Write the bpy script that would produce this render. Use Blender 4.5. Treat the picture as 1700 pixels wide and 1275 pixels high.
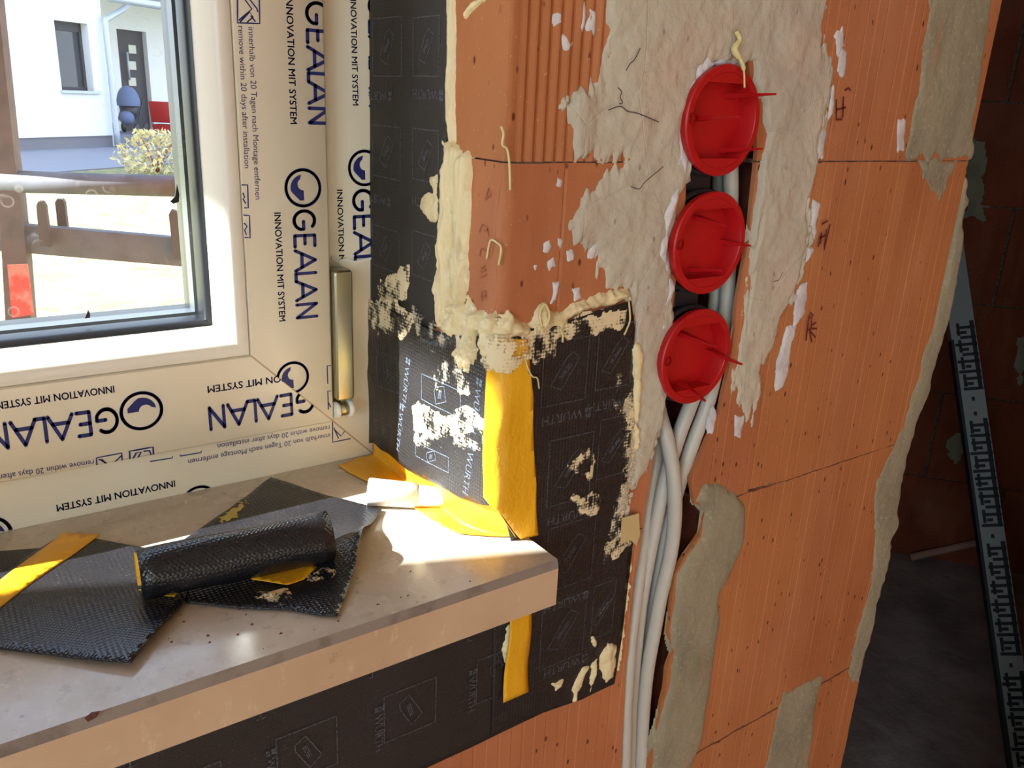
import bpy, bmesh, math, random
import numpy as np
from mathutils import Vector, Matrix

for _o in list(bpy.data.objects):
    bpy.data.objects.remove(_o)
scene = bpy.context.scene
COL = scene.collection

# ------------------------------------------------------------------ camera
# World: x runs right along the masonry wall, y runs outwards through the window, z is up.
# Origin: the vertical corner between window reveal (x = 0) and wall face (y = 0), at eye height.
F_PX, CX, CY = 1404.416, 850.0, 637.5
ROT = np.array([[0.8193896103173209, -0.14806583189324063, 0.5537844128627958],
                [-0.5714838119678992, -0.2864975037961593, 0.7689768741498072],
                [0.04479865134875769, -0.9465704885238776, -0.31937030402496747]])
CAM = np.array([-0.26453, -0.38272, 0.0])
cam_data = bpy.data.cameras.new('camera')
cam_data.sensor_width = 36.0
cam_data.lens = F_PX / 1700 * 36
cam_data.clip_start = 0.01
cam_data.clip_end = 400
cam = bpy.data.objects.new('camera', cam_data)
COL.objects.link(cam)
cam.matrix_world = Matrix((
    (ROT[0, 0], -ROT[0, 1], -ROT[0, 2], CAM[0]),
    (ROT[1, 0], -ROT[1, 1], -ROT[1, 2], CAM[1]),
    (ROT[2, 0], -ROT[2, 1], -ROT[2, 2], CAM[2]),
    (0, 0, 0, 1)))
scene.camera = cam

# ------------------------------------------------------------------ light
scene.view_settings.view_transform = 'Standard'
scene.view_settings.look = 'None'
scene.view_settings.gamma = 1.0
scene.view_settings.use_curve_mapping = False
scene.view_settings.exposure = 0.0
scene.cycles.caustics_reflective = False
scene.cycles.caustics_refractive = False
scene.cycles.adaptive_threshold = 0.02

SUN_DIR = Vector((1.244, -0.461, -1.0)).normalized()      # the way the sunlight travels
sun_data = bpy.data.lights.new('sun', 'SUN')
sun_data.energy = 40.0
sun_data.angle = math.radians(0.53)
sun_data.color = (0.97, 0.98, 0.97)
sun = bpy.data.objects.new('sun', sun_data)
COL.objects.link(sun)
sun.rotation_euler = SUN_DIR.to_track_quat('-Z', 'Y').to_euler()
sun.location = (-4, 3, 4)

world = bpy.data.worlds.new('world')
scene.world = world
world.use_nodes = True
wn = world.node_tree.nodes
wl = world.node_tree.links
wn.clear()
w_out = wn.new('ShaderNodeOutputWorld')
w_bg = wn.new('ShaderNodeBackground')
w_geo = wn.new('ShaderNodeTexCoord')
w_sep = wn.new('ShaderNodeSeparateXYZ')
w_ramp = wn.new('ShaderNodeValToRGB')
w_ramp.color_ramp.elements[0].color = (0.80, 0.88, 1.0, 1)
w_ramp.color_ramp.elements[1].color = (0.42, 0.62, 1.0, 1)
wl.new(w_geo.outputs['Generated'], w_sep.inputs[0])
wl.new(w_sep.outputs['Z'], w_ramp.inputs[0])
wl.new(w_ramp.outputs[0], w_bg.inputs['Color'])
w_bg.inputs['Strength'].default_value = 3.4
wl.new(w_bg.outputs[0], w_out.inputs[0])

# area lamp added as room fill, set in an unseen opening of the left wall
dl_data = bpy.data.lights.new('room_fill_light', 'AREA')
dl_data.shape = 'RECTANGLE'
dl_data.size, dl_data.size_y = 1.3, 1.3
dl_data.energy = 23.0
dl_data.color = (0.66, 0.95, 1.06)
dl = bpy.data.objects.new('room_fill_light', dl_data)
COL.objects.link(dl)
dl.location = (-2.28, -1.75, 0.35)
dl.rotation_euler = Vector((1.0, 0.0, -0.05)).to_track_quat('-Z', 'Z').to_euler()

# ------------------------------------------------------------------ helpers
rng = random.Random(7)


def ray(px, py):
    return ROT @ np.array([px - CX, py - CY, F_PX])


def hit(px, py, ax, val):
    d = ray(px, py)
    return CAM + d * ((val - CAM[ax]) / d[ax])


def hit_plane(px, py, p0, n):
    d = ray(px, py)
    p0 = np.array(p0, float)
    n = np.array(n, float)
    return CAM + d * (np.dot(p0 - CAM, n) / np.dot(d, n))


Z_SILL = -0.2625          # top of the stone sill
Y_FRAME = 0.162           # room face of the outer window frame
Y_SASH = 0.150            # room face of the sash
R_C = 0.007               # rounding of the masonry corner


def wall(pts, y=0.0):     # photograph points -> (x, z) on the wall face
    return [(h[0], h[2]) for h in (hit(a, b, 1, y) for a, b in pts)]


def rev(pts):             # -> (s, z) on the reveal, s = -y
    return [(-h[1], h[2]) for h in (hit(a, b, 0, 0.0) for a, b in pts)]


def sil(pts, z=Z_SILL):   # -> (x, y) on the sill
    return [(h[0], h[1]) for h in (hit(a, b, 2, z) for a, b in pts)]


def m_wall(u, v, h):
    return np.stack([u, -h + 0 * u, v], -1)


def m_sill(u, v, h):
    return np.stack([u, v, Z_SILL + h + 0 * u], -1)


def m_corner(s, z, h):    # reveal for s < 0, rounded corner, wall for s > 0; h stands off the masonry
    s = np.asarray(s, float)
    z = np.asarray(z, float) + 0 * s
    h = np.asarray(h, float) + 0 * s
    t = np.clip((s + R_C) / (2 * R_C), 0, 1)
    x = np.where(s > R_C, s, t * t * R_C)
    y = np.where(s < -R_C, -s, (1 - t) ** 2 * R_C)
    nx, ny = -(1 - t), -t
    L = np.sqrt(nx * nx + ny * ny)
    return np.stack([x + h * nx / L, y + h * ny / L, z], -1)


def hashn(ix, iy, seed):
    n = (ix.astype(np.int64) * 374761393 + iy.astype(np.int64) * 668265263 + seed * 144305) & 0x7fffffff
    n = ((n ^ (n >> 13)) * 1274126177) & 0x7fffffff
    return ((n ^ (n >> 16)) & 0xffff) / 65535.0


def vnoise(x, y, seed=0):
    x = np.asarray(x, float)
    y = np.asarray(y, float)
    ix, iy = np.floor(x), np.floor(y)
    fx, fy = x - ix, y - iy
    fx, fy = fx * fx * (3 - 2 * fx), fy * fy * (3 - 2 * fy)
    a, b = hashn(ix, iy, seed), hashn(ix + 1, iy, seed)
    c, d = hashn(ix, iy + 1, seed), hashn(ix + 1, iy + 1, seed)
    return (a + (b - a) * fx) * (1 - fy) + (c + (d - c) * fx) * fy - 0.5


def fbm(x, y, seed=0, o=4):
    r, a, k = 0, 1.0, 1.0
    for i in range(o):
        r = r + a * vnoise(np.asarray(x) * k + 17.3 * i, np.asarray(y) * k - 9.1 * i, seed + i)
        a *= 0.5
        k *= 2.03
    return r


def sdist(u, v, poly):
    """signed distance to a polygon, positive inside"""
    P = np.array(poly)
    Q = np.roll(P, -1, 0)
    best = np.full(u.shape, 1e9)
    inside = np.zeros(u.shape, bool)
    for (x1, y1), (x2, y2) in zip(P, Q):
        dx, dy = x2 - x1, y2 - y1
        L = dx * dx + dy * dy + 1e-15
        t = np.clip(((u - x1) * dx + (v - y1) * dy) / L, 0, 1)
        best = np.minimum(best, (u - x1 - t * dx) ** 2 + (v - y1 - t * dy) ** 2)
        c = ((y1 > v) != (y2 > v)) & (u < dx * (v - y1) / (dy + (1e-15 if dy >= 0 else -1e-15)) + x1)
        inside ^= c
    return np.where(inside, 1, -1) * np.sqrt(best)


def rag(poly, amp, step, seed=1):
    """break straight outlines into uneven ones"""
    r = random.Random(seed)
    out = []
    n = len(poly)
    for i in range(n):
        a, b = np.array(poly[i]), np.array(poly[(i + 1) % n])
        L = np.linalg.norm(b - a)
        k = max(1, int(L / step))
        nrm = np.array([-(b - a)[1], (b - a)[0]]) / (L + 1e-12)
        for j in range(k):
            p = a + (b - a) * j / k
            if j:
                p = p + nrm * r.uniform(-amp, amp)
            out.append((p[0], p[1]))
    return out


def make(name, verts, faces, mat, parent=None, smooth=False):
    me = bpy.data.meshes.new(name)
    me.from_pydata([tuple(map(float, p)) for p in verts], [], [tuple(map(int, q)) for q in faces])
    if mat:
        me.materials.append(mat)
    if smooth:
        for p in me.polygons:
            p.use_smooth = True
    me.update()
    o = bpy.data.objects.new(name, me)
    COL.objects.link(o)
    if parent:
        o.parent = parent
    return o


def empty(name, loc=(0, 0, 0)):
    o = bpy.data.objects.new(name, None)
    o.location = (0, 0, 0)
    o.empty_display_size = 0.02
    COL.objects.link(o)
    return o


def tag(o, label, cat, group=None, kind=None):
    o['label'] = label
    o['category'] = cat
    if group:
        o['group'] = group
    if kind:
        o['kind'] = kind
    return o


def slab(name, poly, M, top, bot, mat, parent=None, cu=(), cv=(), cell=None, smooth=False):
    """polygon (u, v) cut along u = cu / v = cv (or a grid), raised to top(u, v) with underside bot(u, v)"""
    bm = bmesh.new()
    vs = [bm.verts.new((a, b, 0)) for a, b in poly]
    bm.faces.new(vs)
    us = [p[0] for p in poly]
    vv = [p[1] for p in poly]
    if cell:
        cu = list(cu) + list(np.arange(min(us) + cell * .5, max(us), cell))
        cv = list(cv) + list(np.arange(min(vv) + cell * .5, max(vv), cell))
    for k in cu:
        if min(us) < k < max(us):
            bmesh.ops.bisect_plane(bm, geom=bm.verts[:] + bm.edges[:] + bm.faces[:], dist=1e-7, plane_co=(k, 0, 0), plane_no=(1, 0, 0))
    for k in cv:
        if min(vv) < k < max(vv):
            bmesh.ops.bisect_plane(bm, geom=bm.verts[:] + bm.edges[:] + bm.faces[:], dist=1e-7, plane_co=(0, k, 0), plane_no=(0, 1, 0))
    bmesh.ops.triangulate(bm, faces=[f for f in bm.faces if len(f.verts) > 4])
    bm.verts.index_update()
    U = np.array([v.co.x for v in bm.verts])
    V = np.array([v.co.y for v in bm.verts])
    ht = top(U, V) if callable(top) else np.full(U.shape, top)
    hb = bot(U, V) if callable(bot) else np.full(U.shape, bot)
    A, B = M(U, V, ht), M(U, V, hb)
    n = len(U)
    F = []
    for f in bm.faces:
        idx = [v.index for v in f.verts]
        F.append(idx)
        F.append([i + n for i in reversed(idx)])
    for e in bm.edges:
        if len(e.link_faces) == 1:
            f = e.link_faces[0]
            i, j = e.verts[0].index, e.verts[1].index
            lv = [v.index for v in f.verts]
            if lv[(lv.index(i) + 1) % len(lv)] != j:
                i, j = j, i
            F.append([j, i, i + n, j + n])
    bm.free()
    o = make(name, np.concatenate([A, B]), F, mat, parent, smooth)
    bm = bmesh.new()
    bm.from_mesh(o.data)
    bmesh.ops.recalc_face_normals(bm, faces=bm.faces)
    bm.to_mesh(o.data)
    bm.free()
    return o


def patch(name, polys, M, thick, mat, parent, res=0.0012, edge=0.003, ragged=0.002, fu=200., fv=200., bump=0.0006, bf=150., bfv=None, base=0.0, seed=3, drop=0.0015, holes=()):
    """a spread, lumpy coat (plaster, mortar, sealant): a height field that dives under its ground outside the outline"""
    allp = np.array([p for q in polys for p in q])
    u0, v0 = allp.min(0) - ragged * 2 - res * 2
    u1, v1 = allp.max(0) + ragged * 2 + res * 2
    nu, nv = int((u1 - u0) / res) + 2, int((v1 - v0) / res) + 2
    U, V = np.meshgrid(u0 + np.arange(nu) * res, v0 + np.arange(nv) * res, indexing='ij')
    sd = np.full(U.shape, -1e9)
    for q in polys:
        sd = np.maximum(sd, sdist(U, V, q))
    sd = sd + ragged * 2 * fbm(U * fu, V * fv, seed, 4)
    for q in holes:
        sd = np.minimum(sd, -sdist(U, V, q))
    h = np.where(sd > 0, thick * (1 - np.exp(-np.maximum(sd, 0) / edge)), 0)
    h = h + np.where(sd > 0, bump * fbm(U * bf, V * (bfv or bf), seed + 9, 4) * np.minimum(1, np.maximum(sd, 0) / edge), 0)
    h = np.where(sd > 0, np.maximum(h, 0.00005), np.maximum(sd * 1.5, -drop)) + base
    keep = sd > -res * 1.3
    kc = keep[:-1, :-1] | keep[1:, :-1] | keep[:-1, 1:] | keep[1:, 1:]
    idx = -np.ones(U.shape, int)
    ii, jj = np.nonzero(kc)
    used = np.zeros(U.shape, bool)
    for a in (0, 1):
        for b in (0, 1):
            used[ii + a, jj + b] = True
    idx[used] = np.arange(used.sum())
    P = M(U[used], V[used], h[used])
    F = np.stack([idx[ii, jj], idx[ii + 1, jj], idx[ii + 1, jj + 1], idx[ii, jj + 1]], -1)
    return make(name, P, F, mat, parent, True)


def box_mesh(x0, x1, y0, y1, z0, z1):
    v = [(x0, y0, z0), (x1, y0, z0), (x1, y1, z0), (x0, y1, z0), (x0, y0, z1), (x1, y0, z1), (x1, y1, z1), (x0, y1, z1)]
    f = [(0, 3, 2, 1), (4, 5, 6, 7), (0, 1, 5, 4), (1, 2, 6, 5), (2, 3, 7, 6), (3, 0, 4, 7)]
    return v, f


def box(name, x0, x1, y0, y1, z0, z1, mat, parent=None, bevel=0.0, seg=2):
    v, f = box_mesh(x0, x1, y0, y1, z0, z1)
    o = make(name, v, f, mat, parent)
    if bevel:
        bev(o, bevel, seg)
    return o


def bev(o, w, seg=2):
    bm = bmesh.new()
    bm.from_mesh(o.data)
    bmesh.ops.bevel(bm, geom=bm.edges[:], offset=w, segments=seg, profile=0.6, affect='EDGES')
    bm.to_mesh(o.data)
    bm.free()
    for p in o.data.polygons:
        p.use_smooth = True
    try:
        o.data.set_sharp_from_angle(angle=math.radians(35))
    except Exception:
        pass
    return o


def multi_box(name, boxes, mat, parent=None):
    V, F = [], []
    for b in boxes:
        v, f = box_mesh(*b)
        n = len(V)
        V += v
        F += [tuple(i + n for i in q) for q in f]
    return make(name, V, F, mat, parent)


def catmull(pts, n=8):
    P = [np.array(p, float) for p in pts]
    P = [2 * P[0] - P[1]] + P + [2 * P[-1] - P[-2]]
    out = []
    for i in range(1, len(P) - 2):
        for k in range(n):
            t = k / n
            a, b, c, d = P[i - 1], P[i], P[i + 1], P[i + 2]
            out.append(.5 * ((2 * b) + (c - a) * t + (2 * a - 5 * b + 4 * c - d) * t * t + (3 * b - a - 3 * c + d) * t ** 3))
    out.append(P[-2])
    return out


def tube_mesh(path, radii, n=10, cap=True):
    path = [np.array(p, float) for p in path]
    if np.isscalar(radii):
        radii = [radii] * len(path)
    V, F = [], []
    up = np.array([0.13, 0.31, 0.94])
    prev = None
    for i, p in enumerate(path):
        t = path[min(i + 1, len(path) - 1)] - path[max(i - 1, 0)]
        t = t / (np.linalg.norm(t) + 1e-12)
        a = np.cross(t, up) if prev is None else prev - t * np.dot(prev, t)
        if np.linalg.norm(a) < 1e-6:
            a = np.cross(t, (1, 0, 0))
        a = a / np.linalg.norm(a)
        prev = a
        b = np.cross(t, a)
        for k in range(n):
            w = 2 * math.pi * k / n
            V.append(p + radii[i] * (a * math.cos(w) + b * math.sin(w)))
    for i in range(len(path) - 1):
        for k in range(n):
            F.append((i * n + k, i * n + (k + 1) % n, (i + 1) * n + (k + 1) % n, (i + 1) * n + k))
    if cap:
        F.append(tuple(reversed(range(n))))
        F.append(tuple(range((len(path) - 1) * n, len(path) * n)))
    return V, F


def tube(name, path, radii, mat, parent=None, n=10):
    V, F = tube_mesh(path, radii, n)
    return make(name, V, F, mat, parent, True)


# ------------------------------------------------------------------ materials
def lin(c):
    c = c / 255.0
    return c / 12.92 if c <= 0.04045 else ((c + 0.055) / 1.055) ** 2.4


def rgb(r, g, b):
    return (lin(r), lin(g), lin(b), 1.0)


class Mat:
    def __init__(self, name, col=(0.8, 0.8, 0.8, 1), rough=0.7, metal=0.0, spec=0.5):
        self.m = bpy.data.materials.new(name)
        self.m.use_nodes = True
        self.n = self.m.node_tree.nodes
        self.l = self.m.node_tree.links
        self.b = self.n['Principled BSDF']
        self.out = self.n['Material Output']
        self.b.inputs['Base Color'].default_value = col
        self.b.inputs['Roughness'].default_value = rough
        self.b.inputs['Metallic'].default_value = metal
        self.b.inputs['Specular IOR Level'].default_value = spec
        self.co = self.n.new('ShaderNodeTexCoord').outputs['Object']
        self.col = None
        self.h = None

    def node(self, t, **kw):
        x = self.n.new(t)
        for k, v in kw.items():
            setattr(x, k, v)
        return x

    def coord(self, scale=(1, 1, 1), rot=(0, 0, 0)):
        mp = self.node('ShaderNodeMapping')
        mp.inputs['Scale'].default_value = scale
        mp.inputs['Rotation'].default_value = rot
        self.l.new(self.co, mp.inputs[0])
        return mp.outputs[0]

    def noise(self, scale, detail=4, stretch=(1, 1, 1), rough=0.55, rot=(0, 0, 0)):
        t = self.node('ShaderNodeTexNoise')
        t.inputs['Scale'].default_value = scale
        t.inputs['Detail'].default_value = detail
        t.inputs['Roughness'].default_value = rough
        self.l.new(self.coord(stretch, rot), t.inputs['Vector'])
        return t.outputs['Fac']

    def voro(self, scale, stretch=(1, 1, 1), rot=(0, 0, 0), feature='F1', rand=1.0):
        t = self.node('ShaderNodeTexVoronoi', feature=feature)
        t.inputs['Scale'].default_value = scale
        t.inputs['Randomness'].default_value = rand
        self.l.new(self.coord(stretch, rot), t.inputs['Vector'])
        return t.outputs['Distance']

    def ramp(self, fac, a, b, ca=0.0, cb=1.0):
        r = self.node('ShaderNodeMapRange')
        r.clamp = True
        r.inputs['From Min'].default_value = a
        r.inputs['From Max'].default_value = b
        r.inputs['To Min'].default_value = ca
        r.inputs['To Max'].default_value = cb
        self.l.new(fac, r.inputs['Value'])
        return r.outputs['Result']

    def math(self, op, a, b=None):
        x = self.node('ShaderNodeMath', operation=op)
        for i, q in enumerate((a, b)):
            if q is None:
                continue
            if isinstance(q, (int, float)):
                x.inputs[i].default_value = q
            else:
                self.l.new(q, x.inputs[i])
        return x.outputs[0]

    def mix(self, fac, c2):
        """lay colour c2 over what is there by fac"""
        x = self.node('ShaderNodeMix', data_type='RGBA')
        if isinstance(fac, (int, float)):
            x.inputs[0].default_value = fac
        else:
            self.l.new(fac, x.inputs[0])
        if self.col is None:
            x.inputs[6].default_value = self.b.inputs['Base Color'].default_value
        else:
            self.l.new(self.col, x.inputs[6])
        x.inputs[7].default_value = c2
        self.col = x.outputs[2]
        self.l.new(self.col, self.b.inputs['Base Color'])
        return self

    def bump(self, h, strength=0.3, dist=0.001):
        x = self.node('ShaderNodeBump')
        x.inputs['Strength'].default_value = strength
        x.inputs['Distance'].default_value = dist
        self.l.new(h, x.inputs['Height'])
        if self.h is not None:
            self.l.new(self.h, x.inputs['Normal'])
        self.h = x.outputs[0]
        self.l.new(self.h, self.b.inputs['Normal'])
        return self

    def rough(self, v):
        self.l.new(v, self.b.inputs['Roughness'])
        return self

    def alpha(self, v):
        self.l.new(v, self.b.inputs['Alpha'])
        return self


def weave(m, freq=640.0, amt=0.25, dist=0.0006):
    """woven dimples of the sealing membrane, in object space along all three axes"""
    sep = m.node('ShaderNodeSeparateXYZ')
    m.l.new(m.co, sep.inputs[0])
    s = []
    for k in ('X', 'Y', 'Z'):
        s.append(m.math('SINE', m.math('MULTIPLY', sep.outputs[k], freq * 2 * math.pi / 2)))
    h = m.math('ADD', m.math('MULTIPLY', s[0], s[2]), m.math('MULTIPLY', s[1], s[2]))
    h = m.math('ADD', h, m.math('MULTIPLY', s[0], s[1]))
    m.bump(h, amt, dist)
    return h


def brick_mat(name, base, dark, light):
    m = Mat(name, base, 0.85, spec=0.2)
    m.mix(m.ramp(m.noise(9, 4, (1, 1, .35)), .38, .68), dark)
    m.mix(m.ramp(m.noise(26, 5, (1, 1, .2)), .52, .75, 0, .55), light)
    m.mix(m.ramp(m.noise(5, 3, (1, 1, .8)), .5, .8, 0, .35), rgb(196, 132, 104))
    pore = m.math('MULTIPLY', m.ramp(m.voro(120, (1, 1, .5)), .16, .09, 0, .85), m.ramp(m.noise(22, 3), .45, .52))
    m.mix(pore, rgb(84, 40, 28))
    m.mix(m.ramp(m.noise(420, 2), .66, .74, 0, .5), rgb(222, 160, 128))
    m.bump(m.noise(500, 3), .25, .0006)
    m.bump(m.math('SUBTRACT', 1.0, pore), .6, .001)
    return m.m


M = {}
M['brick_a'] = brick_mat('brick_orange', rgb(184, 117, 74), rgb(166, 101, 62), rgb(198, 132, 92))
M['brick_b'] = brick_mat('brick_salmon', rgb(188, 119, 78), rgb(170, 103, 66), rgb(202, 138, 100))
M['brick_c'] = brick_mat('brick_light', rgb(186, 119, 74), rgb(170, 103, 62), rgb(200, 138, 94))
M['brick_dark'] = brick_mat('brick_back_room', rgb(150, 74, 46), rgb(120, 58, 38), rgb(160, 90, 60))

_m = Mat('thin_bed_mortar', rgb(120, 96, 80), .95)
_m.mix(_m.ramp(_m.noise(160, 3), .4, .6), rgb(84, 60, 48)).bump(_m.noise(400, 2), .4)
M['joint'] = _m.m

_m = Mat('shade_darkened_brick', rgb(138, 66, 40), .95)  # brick tone darkened, with the shade of the recess mixed into the colour
_m.mix(_m.ramp(_m.noise(40, 4, (1, 1, .3)), .4, .65), rgb(96, 44, 28)).bump(_m.noise(120, 4, (1, 1, .3)), .8, .004)
M['chase'] = _m.m

_m = Mat('gypsum_plaster', rgb(200, 190, 170), .9, spec=.2)
_m.mix(_m.ramp(_m.noise(7, 3), .42, .7), rgb(186, 176, 160))
_m.mix(_m.ramp(_m.noise(14, 4), .52, .78, 0, .55), rgb(218, 190, 168))
_m.mix(_m.ramp(_m.noise(60, 4, (1, 1, .6), .7), .60, .76, 0, .3), rgb(196, 160, 140))
_m.mix(_m.ramp(_m.voro(85, (1, 1, .5)), .10, .05, 0, .6), rgb(120, 108, 110))
_m.bump(_m.noise(60, 6, (1, 1, .8), .7), .8, .0018).bump(_m.noise(480, 2), .3, .0004)
_m.bump(_m.ramp(_m.voro(16, (1.2, 1, .8), feature='DISTANCE_TO_EDGE'), .0, .012), .22, .0015)
M['plaster'] = _m.m
_m = Mat('fresh_white_plaster', rgb(218, 212, 212), .85, spec=.25)
_m.mix(_m.ramp(_m.noise(40, 4), .45, .7), rgb(196, 186, 190))
_m.bump(_m.noise(90, 6, (1, 1, .7), .7), .8, .0018)
M['plaster_white'] = _m.m

_m = Mat('grey_mortar', rgb(158, 148, 124), .95, spec=.15)
_m.mix(_m.ramp(_m.noise(26, 4, (1, 1, .5)), .45, .75), rgb(134, 126, 106))
_m.mix(_m.ramp(_m.noise(34, 4, (1, 1, .3)), .60, .76, 0, .6), rgb(190, 126, 92))
_m.mix(_m.ramp(_m.noise(300, 2), .58, .7, 0, .5), rgb(182, 172, 150))
_m.bump(_m.noise(240, 4), .7, .001)
M['mortar'] = _m.m

_m = Mat('cream_sealant', rgb(234, 214, 168), .42, spec=.5)
_m.mix(_m.ramp(_m.noise(60, 4), .5, .8, 0, .6), rgb(222, 200, 146))
_m.mix(_m.ramp(_m.noise(120, 5, (1, 1, .3), .7), .54, .70, 0, .5), rgb(192, 172, 136))
_m.bump(_m.noise(130, 3, (1, 1, .35)), .5, .0012)
M['sealant'] = _m.m


def smear_mat(name, col, lo, hi):
    m = Mat(name, col, .6)
    sep = m.node('ShaderNodeSeparateXYZ')
    m.l.new(m.co, sep.inputs[0])
    w = None
    for k in ('X', 'Y', 'Z'):
        q = m.math('ABSOLUTE', m.math('SINE', m.math('MULTIPLY', sep.outputs[k], 1450.)))
        w = q if w is None else m.math('ADD', m.math('MULTIPLY', w, .6), m.math('MULTIPLY', q, .5))
    n = m.noise(75, 5, (1, 1, .8), .7)
    f = m.math('ADD', n, m.math('MULTIPLY', w, .10))
    m.alpha(m.ramp(f, lo, hi))
    return m.m


M['smear'] = smear_mat('sealant_smear', rgb(230, 212, 172), .51, .61)
M['smear_thin'] = smear_mat('sealant_thin_smear', rgb(206, 194, 170), .58, .70)


def membrane_mat(name, col, rough, amt, freq):
    m = Mat(name, col, rough, spec=.5)
    m.mix(m.ramp(m.noise(18, 4), .45, .75, 0, .6), rgb(44, 42, 44))
    m.mix(m.ramp(m.noise(900, 2), .66, .74, 0, .35), rgb(110, 110, 112))
    weave(m, freq, amt)
    return m.m


M['membrane'] = membrane_mat('black_woven_membrane', rgb(34, 32, 32), .40, .22, 800.)
M['membrane_matt'] = membrane_mat('black_matt_membrane', rgb(36, 31, 28), .60, .10, 800.)
M['membrane_gloss'] = membrane_mat('black_glossy_membrane', rgb(30, 30, 34), .26, .20, 800.)

_m = Mat('membrane_print', rgb(84, 88, 96), .6)
_m.alpha(_m.ramp(_m.noise(700, 2), .36, .52, .45, 1.0))
M['print_grey'] = _m.m
_m = Mat('membrane_print_clear', rgb(94, 102, 116), .6)
_m.alpha(_m.ramp(_m.noise(700, 2), .36, .52, .25, 1.0))
M['print_pale'] = _m.m

_m = Mat('yellow_release_paper', rgb(236, 174, 30), .38, spec=.5)
_m.mix(_m.ramp(_m.noise(30, 4, (1, 1, .5)), .5, .8, 0, .5), rgb(226, 158, 18))
_m.mix(_m.ramp(_m.noise(55, 4, (1, 1, 1.6), .7), .62, .76, 0, .5), rgb(246, 206, 90))
_m.bump(_m.noise(50, 5, (1, 1, .6)), .7, .003)
M['yellow'] = _m.m

_m = Mat('pvc_white', rgb(232, 226, 214), .35, spec=.5)
_m.mix(_m.ramp(_m.noise(8, 4), .5, .8, 0, .35), rgb(220, 206, 186))
M['pvc'] = _m.m
_m = Mat('pvc_with_film', rgb(228, 220, 200), .32, spec=.5)
_m.mix(_m.ramp(_m.noise(7, 4), .42, .7, 0, .6), rgb(226, 208, 182))
_m.mix(_m.ramp(_m.noise(40, 5, rough=.7), .64, .8, 0, .25), rgb(200, 160, 130))
_m.bump(_m.noise(35, 3), .1, .0008)
M['film'] = _m.m
M['mitre'] = Mat('mitre_seam', rgb(186, 160, 132), .7).m
M['ink'] = Mat('blue_film_ink', rgb(24, 34, 100), .5).m
M['gasket'] = Mat('black_rubber', rgb(26, 28, 32), .35).m
M['spacer'] = Mat('spacer_grey', rgb(96, 104, 110), .35, .6).m

_m = Mat('zinc_metal', rgb(176, 172, 150), .36, 1.0)
_m.mix(_m.ramp(_m.noise(30, 4, (1, 1, .5)), .4, .7), rgb(190, 180, 132)).bump(_m.noise(300, 2), .1, .0003)
M['zinc'] = _m.m

_m = Mat('polished_stone', rgb(196, 182, 164), .16, spec=.5)
_m.mix(_m.ramp(_m.noise(16, 5), .35, .75), rgb(180, 166, 148))
_m.mix(_m.ramp(_m.noise(160, 5, (1, .6, 1), .75), .50, .74, 0, .5), rgb(212, 202, 188))
_m.mix(_m.ramp(_m.noise(110, 5, rough=.75), .56, .80, 0, .7), rgb(140, 124, 108))
_m.mix(_m.ramp(_m.voro(60), .09, .04, 0, .5), rgb(120, 100, 84))
_m.rough(_m.ramp(_m.noise(30, 4), .4, .75, .12, .4))
M['stone'] = _m.m
_m = Mat('sawn_stone_edge', rgb(206, 176, 144), .5, spec=.3)
_m.mix(_m.ramp(_m.noise(14, 5), .4, .7), rgb(192, 160, 128))
_m.mix(_m.ramp(_m.noise(110, 4, (1, 1, .5), .7), .60, .72, 0, .6), rgb(226, 200, 168))
_m.mix(_m.ramp(_m.noise(38, 5, rough=.75), .66, .76, 0, .6), rgb(136, 108, 84))
M['stone_edge'] = _m.m
_m = Mat('stone_arris', rgb(150, 138, 128), .35)
_m.mix(_m.ramp(_m.noise(60, 4), .5, .7), rgb(120, 106, 98))
M['stone_arris'] = _m.m

_m = Mat('red_plastic', rgb(184, 20, 24), .38, spec=.4)
_m.b.inputs['Subsurface Weight'].default_value = .12
_m.b.inputs['Subsurface Radius'].default_value = (.004, .0008, .0008)
_m.mix(_m.ramp(_m.noise(60, 3), .55, .8, 0, .25), rgb(196, 44, 40))
M['red'] = _m.m
M['box_black'] = Mat('anthracite_plastic', rgb(30, 31, 34), .5).m
_m = Mat('grey_cable', rgb(196, 190, 180), .42)
_m.mix(_m.ramp(_m.noise(30, 3), .5, .8, 0, .4), rgb(178, 170, 158))
M['cable'] = _m.m
M['white_plastic'] = Mat('white_plastic', rgb(238, 234, 226), .35).m
M['thread'] = Mat('sealant_thread', rgb(222, 208, 150), .5).m
M['red_ink'] = Mat('dark_red_crayon', rgb(110, 34, 30), .8).m
M['crack'] = Mat('crack_grey', rgb(76, 66, 66), .8).m  # dark lines for plaster cracks, their shade drawn as colour
M['brick_mark'] = Mat('stamped_mark', rgb(166, 92, 64), .9).m

# ------------------------------------------------------------------ the masonry wall
Z1, Z2, Z3, Z4 = -0.0325, -0.2865, -0.5325, -0.78     # bed joints
X_END = 0.474                                          # free end of the wall
WALL_T = 0.36

chase_l = wall([(1150, 80), (1140, 255), (1138, 330), (1116, 520), (1103, 650), (1088, 740), (1066, 880), (1050, 980), (1040, 1100), (1030, 1300)])
chase_r = wall([(1240, 80), (1258, 250), (1250, 330), (1243, 400), (1226, 490), (1213, 600), (1196, 680), (1168, 745), (1146, 795), (1152, 836), (1171, 842),
                (1162, 888), (1136, 925), (1120, 952), (1116, 990), (1108, 1050), (1117, 1082), (1107, 1110), (1104, 1145), (1091, 1200), (1072, 1300)])


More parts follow.
